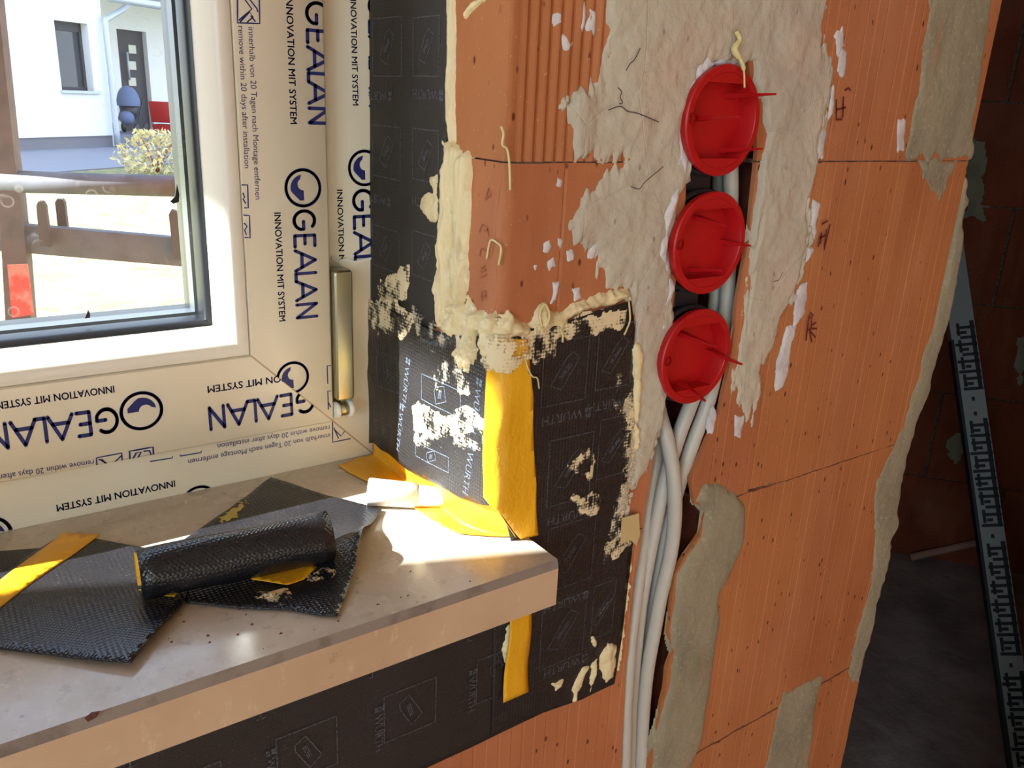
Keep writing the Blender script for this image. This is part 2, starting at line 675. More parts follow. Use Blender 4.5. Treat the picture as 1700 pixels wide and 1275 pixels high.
def run(line, z_lo, z_hi):
    """the part of a downwards running line between two heights"""
    P = sorted(line, key=lambda p: -p[1])
    zs = np.array([p[1] for p in P])
    xs = np.array([p[0] for p in P])
    f = lambda z: float(np.interp(-z, -zs, xs))
    return [(f(z_hi), z_hi)] + [p for p in P if z_lo < p[1] < z_hi] + [(f(z_lo), z_lo)]


wall_front = empty('wall_front')
tag(wall_front, 'orange hollow brick wall with fluted faces, plaster and a cable chase', 'wall', kind='structure')


def fluted(u, v):
    e = np.clip((R_C * .3 - u) / (R_C * .3), 0, 1)
    f = np.clip((u - .004) / .006, 0, 1) * np.clip((.135 - u) / .02, 0, 1)
    return f * .0009 * np.sin(2 * np.pi * u / .0072) - e ** 2 * .0015


def grooves(x0, pitch, depth, step=0.0004):
    def g(u, v):
        k = (u - x0) / pitch
        d = np.abs(k - np.round(k)) * pitch
        return -depth * np.clip(1 - d / .0013, 0, 1) + step * ((np.round(k) % 2) - .5) * 2 + .0002 * fbm(u * 40, v * 18, 5, 2)
    return g


def smooth_corner(inner):
    def g(u, v):
        e = np.clip((R_C - u) / R_C, 0, 1)
        return inner(u, v) - R_C * (1 - np.sqrt(np.clip(1 - e * e, 0, 1)))
    return g


def cuts(x0, pitch, lo, hi):
    out = []
    k = math.ceil((lo - x0) / pitch)
    while x0 + k * pitch < hi:
        c = x0 + k * pitch
        out += [c - .0013, c, c + .0013, c + pitch * .5 - .0003, c + pitch * .5 + .0003]
        k += 1
    return out


J = 0.0005
corner_cuts = [R_C * k / 6 for k in range(7)]
fine = list(np.arange(.001, .14, .0012))
BACK = -WALL_T
SHELL = -.0035                                         # the brick shells beside the chase; hollow chambers lie behind them


def core(parent, z_lo, z_hi):
    P = [(X_END - .001, z_lo), (X_END - .001, z_hi)] + [(x + .030, z) for x, z in run(chase_r, z_lo, z_hi)]
    slab('brick_core', P, m_wall, SHELL - .0003, BACK, M['chase'], parent)


g20 = grooves(.24, .0205, .00025, .0002)
g22 = grooves(.30, .0222, .0003, .0002)
gB1 = grooves(.0415, .06, .0012, 0.0)

# course above the top joint
A1 = [(0.0, Z1 + J), (0.0, .30), (.165, .30), (.165, .035)] + [p for p in run(chase_l, Z1 + J, .030)]
slab('brick', A1, m_wall, fluted, BACK, M['brick_a'], wall_front, fine)
A2 = [(X_END, Z1 + J), (X_END, .30), (.1665, .30), (.1665, .035)] + run(chase_r, Z1 + J, .030)
o_ = slab('brick', A2, m_wall, g22, SHELL, M['brick_a'], wall_front, cuts(.30, .0222, .15, X_END))
core(o_, Z1 + J, .2)
# second course: rounded corner brick, a narrow piece, the end brick
B1 = [(0.0, Z_SILL + .0265), (0.0, Z1 - J)] + run(chase_l, Z2 + J, Z1 - J) + [(.029, Z2 + J), (.029, Z_SILL + .0265)]
slab('brick', rag(B1, .0003, .02, 3), m_wall, smooth_corner(gB1), BACK, M['brick_b'], wall_front, corner_cuts + cuts(.0415, .06, .01, .2), cv=(-.1, -.18))
B2 = [(.2452, Z2 + J), (.2452, Z1 - J)] + run(chase_r, Z2 + J, Z1 - J)
o_ = slab('brick', rag(B2, .0006, .01, 4), m_wall, g20, SHELL, M['brick_b'], wall_front, cuts(.24, .0205, .1, .26))

B3 = [(.2478, Z2 + J), (.2478, Z1 - J), (X_END, Z1 - J), (X_END, Z2 + J)]
slab('brick_core', [(.2450, Z2 + J), (.2450, Z1 - J)] + [(min(x + .030, .240), z) for x, z in run(chase_r, Z2 + J, Z1 - J)], m_wall, SHELL - .0003, BACK, M['chase'], o_)
slab('brick', rag(B3, .0003, .02, 5), m_wall, lambda u, v: g20(u, v) - .0018 * np.clip((.29 - u) / .04, 0, 1), BACK, M['brick_c'], wall_front, cuts(.24, .0205, .2, .5))
# third course
C0 = [(-.40, Z3 + .0011), (-.40, -.2935), (-.1305, -.2935), (-.1305, Z3 + .0011)]
slab('brick', C0, m_wall, g20, BACK, M['brick_b'], wall_front, cuts(.24, .0205, -.4, -.12))
C1 = [(-.129, Z3 + .0011), (-.129, -.2935), (.029, -.2935), (.029, Z2 - J)] + run(chase_l, Z3 + .0011, Z2 - J)
slab('brick', rag(C1, .0005, .012, 6), m_wall, g20, BACK, M['brick_b'], wall_front, cuts(.24, .0205, -.13, .2))
C2 = [(X_END, Z3 + .0011), (X_END, Z2 - J)] + run(chase_r, Z3 + .0011, Z2 - J)
o_ = slab('brick', rag(C2, .0007, .008, 7), m_wall, g20, SHELL, M['brick_c'], wall_front, cuts(.24, .0205, .0, .5))
core(o_, Z3 + .0011, Z2 - J)
# fourth course
D1 = [(-.25, Z4), (-.25, Z3 - .0011)] + run(chase_l, Z4, Z3 - .0011)
slab('brick', rag(D1, .0005, .012, 8), m_wall, g20, BACK, M['brick_a'], wall_front, cuts(.24, .0205, -.3, .2))
D2 = [(X_END, Z4), (X_END, Z3 - .0011)] + run(chase_r, Z4, Z3 - .0011)
o_ = slab('brick', rag(D2, .0007, .008, 9), m_wall, g20, SHELL, M['brick_c'], wall_front, cuts(.24, .0205, .0, .5))
core(o_, Z4, Z3 - .0011)
# bed joint mortar a hair behind the faces, the back of the chase, and the masonry out of view
for zz in (Z1, Z2, Z3):
    box('mortar_joint', .031 if zz == Z2 else .004, run(chase_l, zz - .002, zz)[0][0] - .004, .0009, .34, zz - .0014, zz + .0014, M['joint'], wall_front)
    box('mortar_joint', run(chase_r, zz - .002, zz)[0][0] + .004, X_END - .002, .0009, .34, zz - .0014, zz + .0014, M['joint'], wall_front)
box('mortar_joint', .2445, .2486, .0060, .34, Z2 + .002, Z1 - .002, M['joint'], wall_front)
slab('chase_back', [(.04, -.80), (.04, .05), (.23, .05), (.23, -.80)], m_wall, lambda u, v: -.078 + .006 * fbm(u * 40, v * 25, 2), -.10, M['chase'], wall_front, cell=.006)
multi_box('masonry', [(-2.3, -1.108, 0, .40, -1.2, 1.6), (-1.108, X_END, 0, WALL_T, .755, 1.6), (0, X_END, 0.001, WALL_T, .301, .754), (-1.108, -.0005, .2365, .40, -.30, -.270),
                      (-1.108, -.251, 0.001, WALL_T, -1.2, Z3), (-1.108, -.402, .001, WALL_T, Z3, -.2935), (-.25, X_END, .001, WALL_T, -1.2, Z4 - .001)], M['brick_b'], wall_front)

# ------------------------------------------------------------------ plaster, mortar and pencil marks on the wall
pl = wall([(1012, -40), (1004, 60), (990, 118), (976, 152), (945, 156), (936, 178), (948, 196), (952, 232), (962, 264), (1040, 265), (1004, 288), (985, 310), (966, 334),
           (950, 374), (955, 400), (976, 412), (990, 442), (1000, 470), (1012, 482), (1042, 480), (1048, 540), (1050, 640), (1052, 740), (1042, 800), (1052, 810), (1078, 760),
           (1090, 735), (1106, 650), (1114, 520), (1113, 480), (1107, 440), (1120, 340), (1146, 300), (1142, 262), (1135, 200), (1150, 150), (1172, 112), (1230, 100), (1248, 118),
           (1264, 190), (1266, 250), (1262, 300), (1255, 345), (1246, 400), (1238, 470), (1233, 530), (1226, 580), (1218, 640), (1228, 680), (1248, 700), (1256, 660), (1270, 600), (1286, 560),
           (1302, 520), (1322, 470), (1332, 440), (1344, 400), (1340, 330), (1350, 280), (1362, 220), (1378, 150), (1376, 100), (1368, 60), (1375, 0), (1378, -40)])
cov_holes = [[(c[0] + .0289 * math.cos(t), c[2] + .0289 * math.sin(t)) for t in np.linspace(0, 2 * math.pi, 40, endpoint=False)] for c in (hit(1199, 201, 1, -.006), hit(1177, 404, 1, -.006), hit(1155, 592, 1, -.006))]
patch('plaster_patch', [pl], m_wall, .0032, M['plaster'], wall_front, res=.0011, edge=.0022, ragged=.0048, fu=230, fv=60, bump=.0030, bf=45, seed=11, drop=.003, holes=cov_holes)
streaks = [[(1352, 165), (1370, 158), (1375, 200), (1366, 262), (1350, 272), (1350, 220)], [(1385, 60), (1400, 40), (1402, 75), (1390, 95)], [(1395, 80), (1408, 85), (1400, 130), (1388, 118)],
           [(1490, 196), (1504, 198), (1500, 250), (1487, 254)], [(1308, 545), (1320, 540), (1302, 640), (1288, 652), (1292, 600)], [(1325, 480), (1340, 470), (1335, 520), (1318, 545)],
           [(920, 25), (932, 15), (934, 45), (922, 42)], [(936, 60), (952, 70), (948, 90), (936, 84)], [(964, 0), (972, 0), (970, 45), (962, 60)], [(978, 10), (992, 20), (988, 60), (976, 50)],
           [(920, 165), (926, 165), (925, 175), (919, 174)], [(926, 295), (935, 300), (932, 312), (925, 308)], [(902, 402), (914, 392), (918, 410), (908, 420), (900, 418)], [(925, 395), (934, 400), (930, 415)],
           [(942, 418), (952, 414), (952, 430), (944, 432)], [(884, 438), (892, 440), (888, 448)], [(908, 432), (918, 428), (922, 442), (912, 448)], [(918, 470), (930, 468), (926, 500), (914, 502)],
           [(950, 480), (962, 478), (966, 496), (954, 500)], [(978, 400), (992, 405), (988, 430), (976, 428)], [(890, 460), (894, 458), (893, 466)], [(960, 460), (966, 462), (962, 468)],
           [(1220, 690), (1235, 690), (1230, 730), (1218, 725)], [(1185, 680), (1192, 690), (1182, 720), (1178, 705)], [(1376, 150), (1384, 140), (1384, 190), (1374, 200)],
           [(1340, 290), (1350, 300), (1342, 360), (1332, 350)], [(1350, 330), (1360, 340), (1352, 400), (1344, 390)], [(1340, 410), (1350, 415), (1338, 440)], [(1036, 740), (1052, 745), (1048, 790), (1036, 800)],
           [(1034, 835), (1046, 842), (1040, 868), (1032, 860)], [(1144, 962), (1152, 968), (1148, 985), (1142, 976)], [(1108, 1160), (1122, 1150), (1126, 1158), (1112, 1170)]]
for q in streaks:
    patch('plaster_streak', [wall(q)], m_wall, .0012, M['plaster_white'], wall_front, res=.0008, edge=.0012, ragged=.0012, fu=300, fv=130, bump=.0006, seed=len(streaks) + streaks.index(q), drop=.002)
white = wall([(1150, 120), (1175, 98), (1205, 96), (1220, 104), (1180, 116), (1155, 150), (1142, 190), (1140, 240), (1146, 262), (1140, 290), (1120, 340), (1112, 400), (1112, 450), (1118, 480), (1116, 500), (1106, 520), (1100, 560), (1094, 600),
              (1090, 580), (1100, 500), (1095, 455), (1090, 430), (1094, 370), (1106, 325), (1120, 290), (1118, 240), (1126, 180)])
patch('fresh_plaster', [white], m_wall, .0048, M['plaster_white'], wall_front, res=.001, edge=.004, ragged=.0026, fu=150, fv=90, bump=.0026, bf=70, seed=21, drop=.004, holes=cov_holes)
mort = [wall([(1172, 798), (1215, 815), (1236, 840), (1232, 900), (1210, 960), (1196, 985), (1190, 1060), (1176, 1160), (1165, 1230), (1140, 1290), (1078, 1290), (1084, 1235), (1094, 1200), (1108, 1145), (1119, 1082), (1111, 1050),
              (1118, 990), (1122, 954), (1138, 928), (1163, 890), (1172, 846), (1154, 832)]),
        wall([(1545, -30), (1648, -30), (1612, 262), (1500, 262), (1514, 210), (1522, 150), (1530, 80)]), wall([(1524, 268), (1590, 268), (1575, 300), (1560, 335), (1545, 320)]),
        wall([(1578, 430), (1598, 330), (1604, 300), (1602, 400), (1580, 520), (1512, 735), (1474, 945), (1424, 1130), (1408, 1118), (1442, 980), (1456, 880), (1452, 800), (1486, 750), (1540, 570)]),
        wall([(1300, 1155), (1368, 1118), (1348, 1210), (1340, 1290), (1270, 1290), (1276, 1230)])]
for i, q in enumerate(mort):
    patch('mortar_patch', [q], m_wall, (.0035, .0016, .001, .0013, .0012)[i], M['mortar'], wall_front, res=.0014, edge=.003, ragged=.0018 if i == 0 else .004, fu=90, fv=45, bump=.0007, bf=120, seed=31 + i, drop=.003)


def ribbons(lines, w, Mp, h, step=0.004):
    """flat drawn lines: each polyline becomes a strip of width w lying h off its ground"""
    V, F = [], []
    for L in lines:
        pts = [np.array(L[0], float)]
        for a, b in zip(L[:-1], L[1:]):
            a, b = np.array(a, float), np.array(b, float)
            k = max(1, int(np.linalg.norm(b - a) / step))
            pts += [a + (b - a) * (j + 1) / k for j in range(k)]
        P = np.array(pts)
        T = np.gradient(P, axis=0) if len(P) > 1 else P * 0
        N = np.stack([-T[:, 1], T[:, 0]], -1)
        N /= np.linalg.norm(N, axis=1, keepdims=True) + 1e-12
        A, B = P + N * w / 2, P - N * w / 2
        a3 = Mp(A[:, 0], A[:, 1], np.full(len(A), h))
        b3 = Mp(B[:, 0], B[:, 1], np.full(len(B), h))
        n = len(V)
        for p, q in zip(a3, b3):
            V += [p, q]
        for i in range(len(P) - 1):
            F.append((n + 2 * i, n + 2 * i + 1, n + 2 * i + 3, n + 2 * i + 2))
    return V, F


def scribble(name, lines, w, mat, Mp=m_wall, conv=wall, h=.0012):
    V, F = ribbons([conv(l) for l in lines], w, Mp, h)
    o = make(name, V, F, mat, wall_front)
    o['kind'] = 'stuff'
    return o


scribble('crayon_mark', [[(1386, 165), (1386, 198), (1396, 198)], [(1398, 160), (1397, 195)], [(1386, 182), (1402, 178)], [(1400, 150), (1406, 146), (1410, 150)]], .0014, M['red_ink'])
scribble('crayon_mark', [[(1356, 410), (1362, 385), (1360, 405)], [(1366, 410), (1370, 380)], [(1358, 395), (1368, 390)], [(1362, 372), (1372, 366)], [(1366, 415), (1376, 372)]], .0014, M['red_ink'])
scribble('crayon_mark', [[(1336, 565), (1340, 530), (1346, 525), (1344, 545), (1338, 548)], [(1342, 548), (1352, 560)], [(1344, 545), (1354, 545)], [(1345, 540), (1353, 535)], [(1342, 550), (1346, 568)], [(1340, 528), (1344, 518), (1348, 524)]], .0015, M['red_ink'])
scribble('crack_line', [[tuple(p) for p in catmull(l, 5)] for l in ([(1053, 80), (1044, 98), (1036, 106), (1029, 118)], [(1016, 145), (1022, 152), (1020, 162), (1024, 170), (1018, 172)], [(1000, 182), (1020, 176), (1032, 184), (1050, 188), (1084, 202)],
                         [(1038, 308), (1052, 312), (1062, 300), (1092, 275)], [(1275, 465), (1284, 462), (1290, 450)])], .0006, M['crack'], h=.0050)
scribble('stamped_mark', [[(806, 330), (812, 312), (816, 322), (806, 332)], [(796, 385), (802, 372), (810, 378), (812, 392)], [(804, 384), (811, 381)], [(796, 425), (800, 412), (808, 416)], [(799, 445), (806, 440)], [(797, 452), (807, 447)], [(798, 460), (808, 455)],
                          [(800, 500), (800, 484), (807, 482), (807, 497)], [(800, 492), (807, 490)]], .0010, M['brick_mark'], m_corner, rev, .0004)

# ------------------------------------------------------------------ the window
window = empty('window_1')
tag(window, 'white plastic window with printed protective film above the stone sill', 'window', kind='structure')


def mitred(name, rect, prof, mat, parent, smooth=False):
    x0, x1, z0, z1 = rect
    ends = [lambda o: ((x0 + o, z0 + o), (x1 - o, z0 + o)), lambda o: ((x1 - o, z0 + o), (x1 - o, z1 - o)),
            lambda o: ((x1 - o, z1 - o), (x0 + o, z1 - o)), lambda o: ((x0 + o, z1 - o), (x0 + o, z0 + o))]
    res = []
    for e in ends:
        V = []
        for k in (0, 1):
            for o, y in prof:
                p = e(o)[k]
                V.append((p[0], y, p[1]))
        n = len(prof)
        F = [(i, (i + 1) % n, n + (i + 1) % n, n + i) for i in range(n)] + [tuple(reversed(range(n))), tuple(range(n, 2 * n))]
        ob = make(name, V, F, mat, parent)
        bm = bmesh.new()
        bm.from_mesh(ob.data)
        bmesh.ops.recalc_face_normals(bm, faces=bm.faces)
        bm.to_mesh(ob.data)
        bm.free()
        if smooth:
            for p in ob.data.polygons:
                p.use_smooth = True
            try:
                ob.data.set_sharp_from_angle(angle=math.radians(40))
            except Exception:
                pass
        res.append(ob)
    return res


RX, RZ = -0.0006, Z_SILL + .0001
frame_rect = (-1.107, RX, RZ, .754)
SX, SZ = -0.0360, -0.2262
sash_rect = (-1.071, SX, SZ, .718)
frame_m = mitred('frame_member', frame_rect, [(0, .162), (.05, .162), (.05, .235), (0, .235)], M['film'], window)
sash_m = mitred('sash_member', sash_rect, [(0, .1605), (0, .1530), (.0006, .1512), (.0022, .150), (.0570, .150), (.0580, .1515), (.0580, .19), (.072, .19), (.072, .225), (.016, .225), (.016, .1605)], M['film'], window, True)
bead_m = mitred('glazing_bead', sash_rect, [(.0583, .153), (.0588, .1503), (.0600, .1497), (.0650, .1497), (.0672, .1508), (.0690, .1530), (.0752, .1640), (.0770, .1690), (.0770, .1845), (.0583, .1845)], M['pvc'], window, True)
mitred('gasket', sash_rect, [(.0768, .1672), (.0790, .1685), (.0803, .1720), (.0803, .1845), (.0768, .1845)], M['gasket'], window, True)
mitred('glass_spacer', sash_rect, [(.072, .1895), (.0812, .1895), (.0805, .204), (.072, .204)], M['spacer'], window)
mitred('outer_gasket', sash_rect, [(.072, .206), (.0800, .206), (.0800, .212), (.0790, .224), (.072, .224)], M['gasket'], window)

gm = Mat('dusty_window_glass', (1, 1, 1, 1), .05)
gm.n.remove(gm.b)
tr = gm.node('ShaderNodeBsdfTransparent')
tr.inputs[0].default_value = (.93, .96, .96, 1)
gl = gm.node('ShaderNodeBsdfGlossy')
gl.inputs['Roughness'].default_value = .02
df = gm.node('ShaderNodeBsdfDiffuse')
df.inputs[0].default_value = rgb(230, 226, 216)
tl = gm.node('ShaderNodeBsdfTranslucent')
tl.inputs[0].default_value = rgb(230, 226, 216)
ad = gm.node('ShaderNodeMixShader')
ad.inputs[0].default_value = .35
gm.l.new(df.outputs[0], ad.inputs[1])
gm.l.new(tl.outputs[0], ad.inputs[2])
ring = gm.voro(75, rand=1.0)
rr = gm.math('ABSOLUTE', gm.math('SUBTRACT', ring, .23))
ringm = gm.math('MULTIPLY', gm.ramp(rr, .05, .015), gm.ramp(gm.noise(45, 2), .50, .60, 0, .14))
haze = gm.ramp(gm.noise(14, 5), .3, .8, .012, .07)
speck = gm.ramp(gm.noise(520, 2), .69, .75, 0, .22)
dirt = gm.math('MINIMUM', gm.math('ADD', gm.math('ADD', ringm, haze), speck), .35)
fr = gm.node('ShaderNodeFresnel')
fr.inputs[0].default_value = 1.35
mx1 = gm.node('ShaderNodeMixShader')
gm.l.new(fr.outputs[0], mx1.inputs[0])
gm.l.new(tr.outputs[0], mx1.inputs[1])
gm.l.new(gl.outputs[0], mx1.inputs[2])
mx2 = gm.node('ShaderNodeMixShader')
gm.l.new(dirt, mx2.inputs[0])
gm.l.new(mx1.outputs[0], mx2.inputs[1])
gm.l.new(ad.outputs[0], mx2.inputs[2])
gm.l.new(mx2.outputs[0], gm.out.inputs['Surface'])
x0, x1, z0, z1 = sash_rect
make('glass_pane', [(x0 + .075, .1865, z0 + .075), (x1 - .075, .1865, z0 + .075), (x1 - .075, .1865, z1 - .075), (x0 + .075, .1865, z1 - .075)], [(0, 1, 2, 3)], gm.m, window)

# shreds of torn gasket lip hanging into the pane
for q in ([(293, 305), (297, 322), (296, 335), (287, 338), (282, 334), (290, 326)], [(140, 528), (146, 514), (149, 520), (149, 527)]):
    P = [(h[0], h[2]) for h in (hit(a, b, 1, .184) for a, b in q)]
    slab('gasket_shred', P, lambda u, v, h: np.stack([u, .184 - h, v], -1), .0012, 0.0, M['gasket'], window)

# mitre seams
M_SEAM = lambda u, v, h: np.stack([u, Y_SASH - h, v], -1)
V, F = ribbons([[(SX, SZ), (SX - .058, SZ + .058)]], .0011, M_SEAM, .00015)
make('mitre_seam', V, F, M['mitre'], sash_m[1])
V, F = ribbons([[(RX, RZ), (SX, SZ)]], .0011, lambda u, v, h: np.stack([u, Y_FRAME - h, v], -1), .00015)
make('mitre_seam', V, F, M['mitre'], frame_m[1])

# ------------------------------------------------------------------ print on the protective film
_font_cache = {}


def text2d(s, bold=0.0):
    key = (s, bold)
    if key not in _font_cache:
        cu = bpy.data.curves.new('t', 'FONT')
        cu.body = s
        cu.offset = 0.0
        cu.resolution_u = 3
        ob = bpy.data.objects.new('t', cu)
        COL.objects.link(ob)
        dg = bpy.context.evaluated_depsgraph_get()
        me = bpy.data.meshes.new_from_object(ob.evaluated_get(dg))
        V = np.array([v.co[:2] for v in me.vertices])
        F = [tuple(p.vertices) for p in me.polygons]
        bpy.data.objects.remove(ob)
        bpy.data.curves.remove(cu)
        bpy.data.meshes.remove(me)
        V[:, 0] -= V[:, 0].min()
        _font_cache[key] = (V, F)
    return _font_cache[key]


def stroke_shape(lines, w):
    """round-ended strokes in 2D -> vertices, faces"""
    V, F = [], []
    for L in lines:
        P = [np.array(p, float) for p in L]
        for a, b in zip(P[:-1], P[1:]):
            t = (b - a) / (np.linalg.norm(b - a) + 1e-9)
            n = np.array([-t[1], t[0]]) * w / 2
            k = len(V)
            V += [a + n, a - n, b - n, b + n]
            F.append((k, k + 1, k + 2, k + 3))
        for p in P:
            k = len(V)
            V += [p + w / 2 * np.array([math.cos(x), math.sin(x)]) for x in np.linspace(0, 2 * math.pi, 10, endpoint=False)]
            F.append(tuple(range(k, k + 10)))
    return np.array(V), F


def arc(cx, cy, r, a0, a1, n=18, ry=None):
    ry = ry or r
    return [(cx + r * math.cos(math.radians(a0 + (a1 - a0) * i / n)), cy + ry * math.sin(math.radians(a0 + (a1 - a0) * i / n))) for i in range(n + 1)]


GEALAN = [arc(.48, .5, .46, 50, 335, 24) + [(.90, .46), (.52, .46)],
          [(1.72, .95), (1.20, .95), (1.20, .05), (1.74, .05)], [(1.20, .50), (1.62, .50)],
          [(1.92, .04), (2.42, .96), (2.92, .04)], [(2.10, .34), (2.74, .34)],
          [(3.06, .96), (3.06, .05), (3.44, .05)], [(3.44, .05), (3.92, .96), (4.40, .04)], [(3.60, .34), (4.22, .34)],
          [(4.62, .04), (4.62, .96), (5.28, .04), (5.28, .96)]]
GW = 5.34


def put2d(name, V, F, org, ex, ey, Mp, h, mat, parent, clips=()):
    P = np.array(org)[None] + V[:, :1] * np.array(ex)[None] + V[:, 1:2] * np.array(ey)[None]
    o = make(name, Mp(P[:, 0], P[:, 1], np.full(len(P), h)), F, mat, parent)
    if clips:
        bm = bmesh.new()
        bm.from_mesh(o.data)
        for co, no in clips:
            bmesh.ops.bisect_plane(bm, geom=bm.verts[:] + bm.edges[:] + bm.faces[:], dist=1e-7, plane_co=co, plane_no=no, clear_outer=True)
        bm.to_mesh(o.data)
        bm.free()
    o['kind'] = 'stuff'
    return o


def on_y(y):
    return (lambda pts: [(h[0], h[2]) for h in (hit(a, b, 1, y) for a, b in pts)]), (lambda u, v, h: np.stack([u, y - h, v], -1))


def line_text(name, s, a, b, cap_px, y, parent, bold=0.0, clips=(), mat=None, hoff=.0002):
    """text whose baseline runs from photograph point a to b on the plane at depth y; cap height given in photograph pixels"""
    conv, Mp = on_y(y)
    (p, q) = conv([a, b])
    p, q = np.array(p), np.array(q)
    ax = (q - p)
    L = np.linalg.norm(ax)
    t = ax / L
    up = np.array([-t[1], t[0]])
    scale = np.linalg.norm(hit(*a, 1, y) - CAM) / F_PX
    cap = cap_px * scale
    if s == 'GEALAN':
        V, F = stroke_shape(GEALAN, .155)
        V = V.copy()
        return put2d(name, V, F, p, ax / GW, up * cap, Mp, hoff, mat or M['ink'], parent, clips)
    V, F = text2d(s, bold)
    if s == INN:                                     # the slogan is set in a heavier weight
        n, W = len(V), V[:, 0].max()
        V = np.concatenate([V, V + np.array([.035, 0]), V + np.array([.018, .03])])
        F = [tuple(i + k * n for i in f) for k in range(3) for f in F]
    return put2d(name, V, F, p, ax / V[:, 0].max(), up * cap / .70, Mp, hoff, mat or M['ink'], parent, clips)


def logo(name, c, rpx, rotdeg, y, parent, clips=()):
    conv, Mp = on_y(y)
    p = np.array(conv([c])[0])
    r = rpx * np.linalg.norm(hit(*c, 1, y) - CAM) / F_PX
    V, F = stroke_shape([arc(0, 0, .90, 0, 360, 40)], .16)
    V = list(V)
    # the solid comma inside the ring
    outer = arc(0, 0, .66, 95, 190, 16)
    inner = arc(.02, .18, .30, 260, 120, 12)
    cres = outer + [(-.55, -.25), (-.2, -.62), (.02, -.62)] + [(.02, -.12)] + inner
    k = len(V)
    V += [np.array(q) for q in cres]
    F = list(F) + [tuple(range(k, k + len(cres)))]
    V = np.array(V)
    a = math.radians(rotdeg)
    return put2d(name, V, F, p, np.array([math.cos(a), math.sin(a)]) * r, np.array([-math.sin(a), math.cos(a)]) * r, Mp, .0002, M['ink'], parent, clips)


def line_art(name, lines, wpx, y, parent, clips=()):
    conv, Mp = on_y(y)
    V, F = ribbons([conv(l) for l in lines], wpx * .00042, Mp, .0002)
    o = make(name, V, F, M['ink'], parent)
    if clips:
        bm = bmesh.new()
        bm.from_mesh(o.data)
        for co, no in clips:
            bmesh.ops.bisect_plane(bm, geom=bm.verts[:] + bm.edges[:] + bm.faces[:], dist=1e-7, plane_co=co, plane_no=no, clear_outer=True)
        bm.to_mesh(o.data)
        bm.free()
    o['kind'] = 'stuff'
    return o


INN = 'INNOVATION MIT SYSTEM'
sR, sB, fR, fB = sash_m[1], sash_m[0], frame_m[1], frame_m[0]
edge_x = [((SX - .0015, 0, 0), (1, 0, 0))]
edge_z = [((0, 0, SZ + .0010), (0, 0, -1))]
s_mit_r = [((SX, 0, SZ), (-1, 0, -1))]       # keep the upright side of the mitre
s_mit_b = [((SX, 0, SZ), (1, 0, 1))]
s_mit_b = [((SX, 0, SZ), (1, 0, 1))]
line_text('brand_print', 'GEALAN', (507, 2), (512, 206), 36, Y_SASH, sR, clips=edge_x)
line_text('slogan_print', INN, (474, -8), (482, 206), 10.5, Y_SASH, sR, .002)
line_text('notice_print', 'innerhalb von 20 Tagen nach Montage entfernen', (412, 45), (424, 331), 9, Y_SASH, sR, .004)
line_text('notice_print', 'remove within 20 days after installation', (395, 43), (406, 279), 9, Y_SASH, sR, .004)
logo('logo_print', (503, 312), 31, 2, Y_SASH, sR)
line_text('brand_print', 'GEALAN', (486, 350), (492, 530), 37, Y_SASH, sR)
line_text('slogan_print', INN, (455, 353), (463.5, 534), 10.5, Y_SASH, sR, .002)
line_art('icon_print', [[(394, -20), (394, 38), (431, 39), (430, -20)], [(404, -4), (418, 15), (396, 34)], [(412, -4), (426, 14), (428, 20)], [(398, 37), (414, 20), (420, 28), (410, 37)], [(416, 26), (424, 36)]], 2, Y_SASH, sR)
line_art('icon_print', [[(401, 307), (411, 307), (412, 345), (405, 345)], [(403, 320), (406, 328), (403, 330), (408, 338)]], 2, Y_SASH, sR)
line_art('icon_print', [[(404, 357), (414, 358), (415, 395), (406, 394)], [(405, 370), (410, 376), (406, 382), (409, 390)]], 2, Y_SASH, sR)
s45 = math.sqrt(.5)
keep_r = [((SX, 0, SZ), (-s45, 0, -s45))]
keep_b = [((SX, 0, SZ), (s45, 0, s45))]
logo('logo_print', (486, 627), 28, 2, Y_SASH, sR, keep_r)
line_art('icon_print', [[(549, 607), (543, 607), (544, 637)], [(549, 649), (544, 649), (545, 680)], [(545, 668), (549, 676)]], 2, Y_SASH, sR)
line_text('slogan_print', INN, (189, 640), (-8, 668), 11, Y_SASH, sB, .002)
line_text('brand_print', 'GEALAN', (193, 675), (-24, 706), 40, Y_SASH, sB, clips=edge_z)
logo('logo_print', (235, 682), 32, 270, Y_SASH, sB)
line_text('brand_print', 'GEALAN', (520, 646), (345, 676), 38, Y_SASH, sB, clips=keep_b)
line_text('slogan_print', INN, (541, 612), (344, 641), 11, Y_SASH, sB, .002, clips=keep_b)
line_text('notice_print', 'remove within 20 days after installation', (155, 763), (-70, 799), 9, Y_SASH, sB, .004, clips=edge_z)
line_text('notice_print', 'innerhalb von 20 Tagen nach Montage entfernen', (157, 779), (-120, 824), 9, Y_SASH, sB, .004, clips=edge_z)
line_art('icon_print', [[(161, 778), (160, 760), (202, 752), (203, 772)], [(164, 762), (184, 773), (202, 756)], [(168, 762), (178, 772)]], 2, Y_SASH, sB, edge_z)
line_art('icon_print', [[(216, 768), (215, 749), (254, 742), (255, 760)], [(219, 764), (226, 752), (234, 750), (228, 762)], [(238, 749), (248, 748), (252, 758), (244, 760)]], 2.6, Y_SASH, sB, edge_z)
line_art('icon_print', [[(249, 766), (286, 760), (286, 757)], [(299, 754), (299, 757), (334, 751), (334, 748)]], 2, Y_SASH, sB)
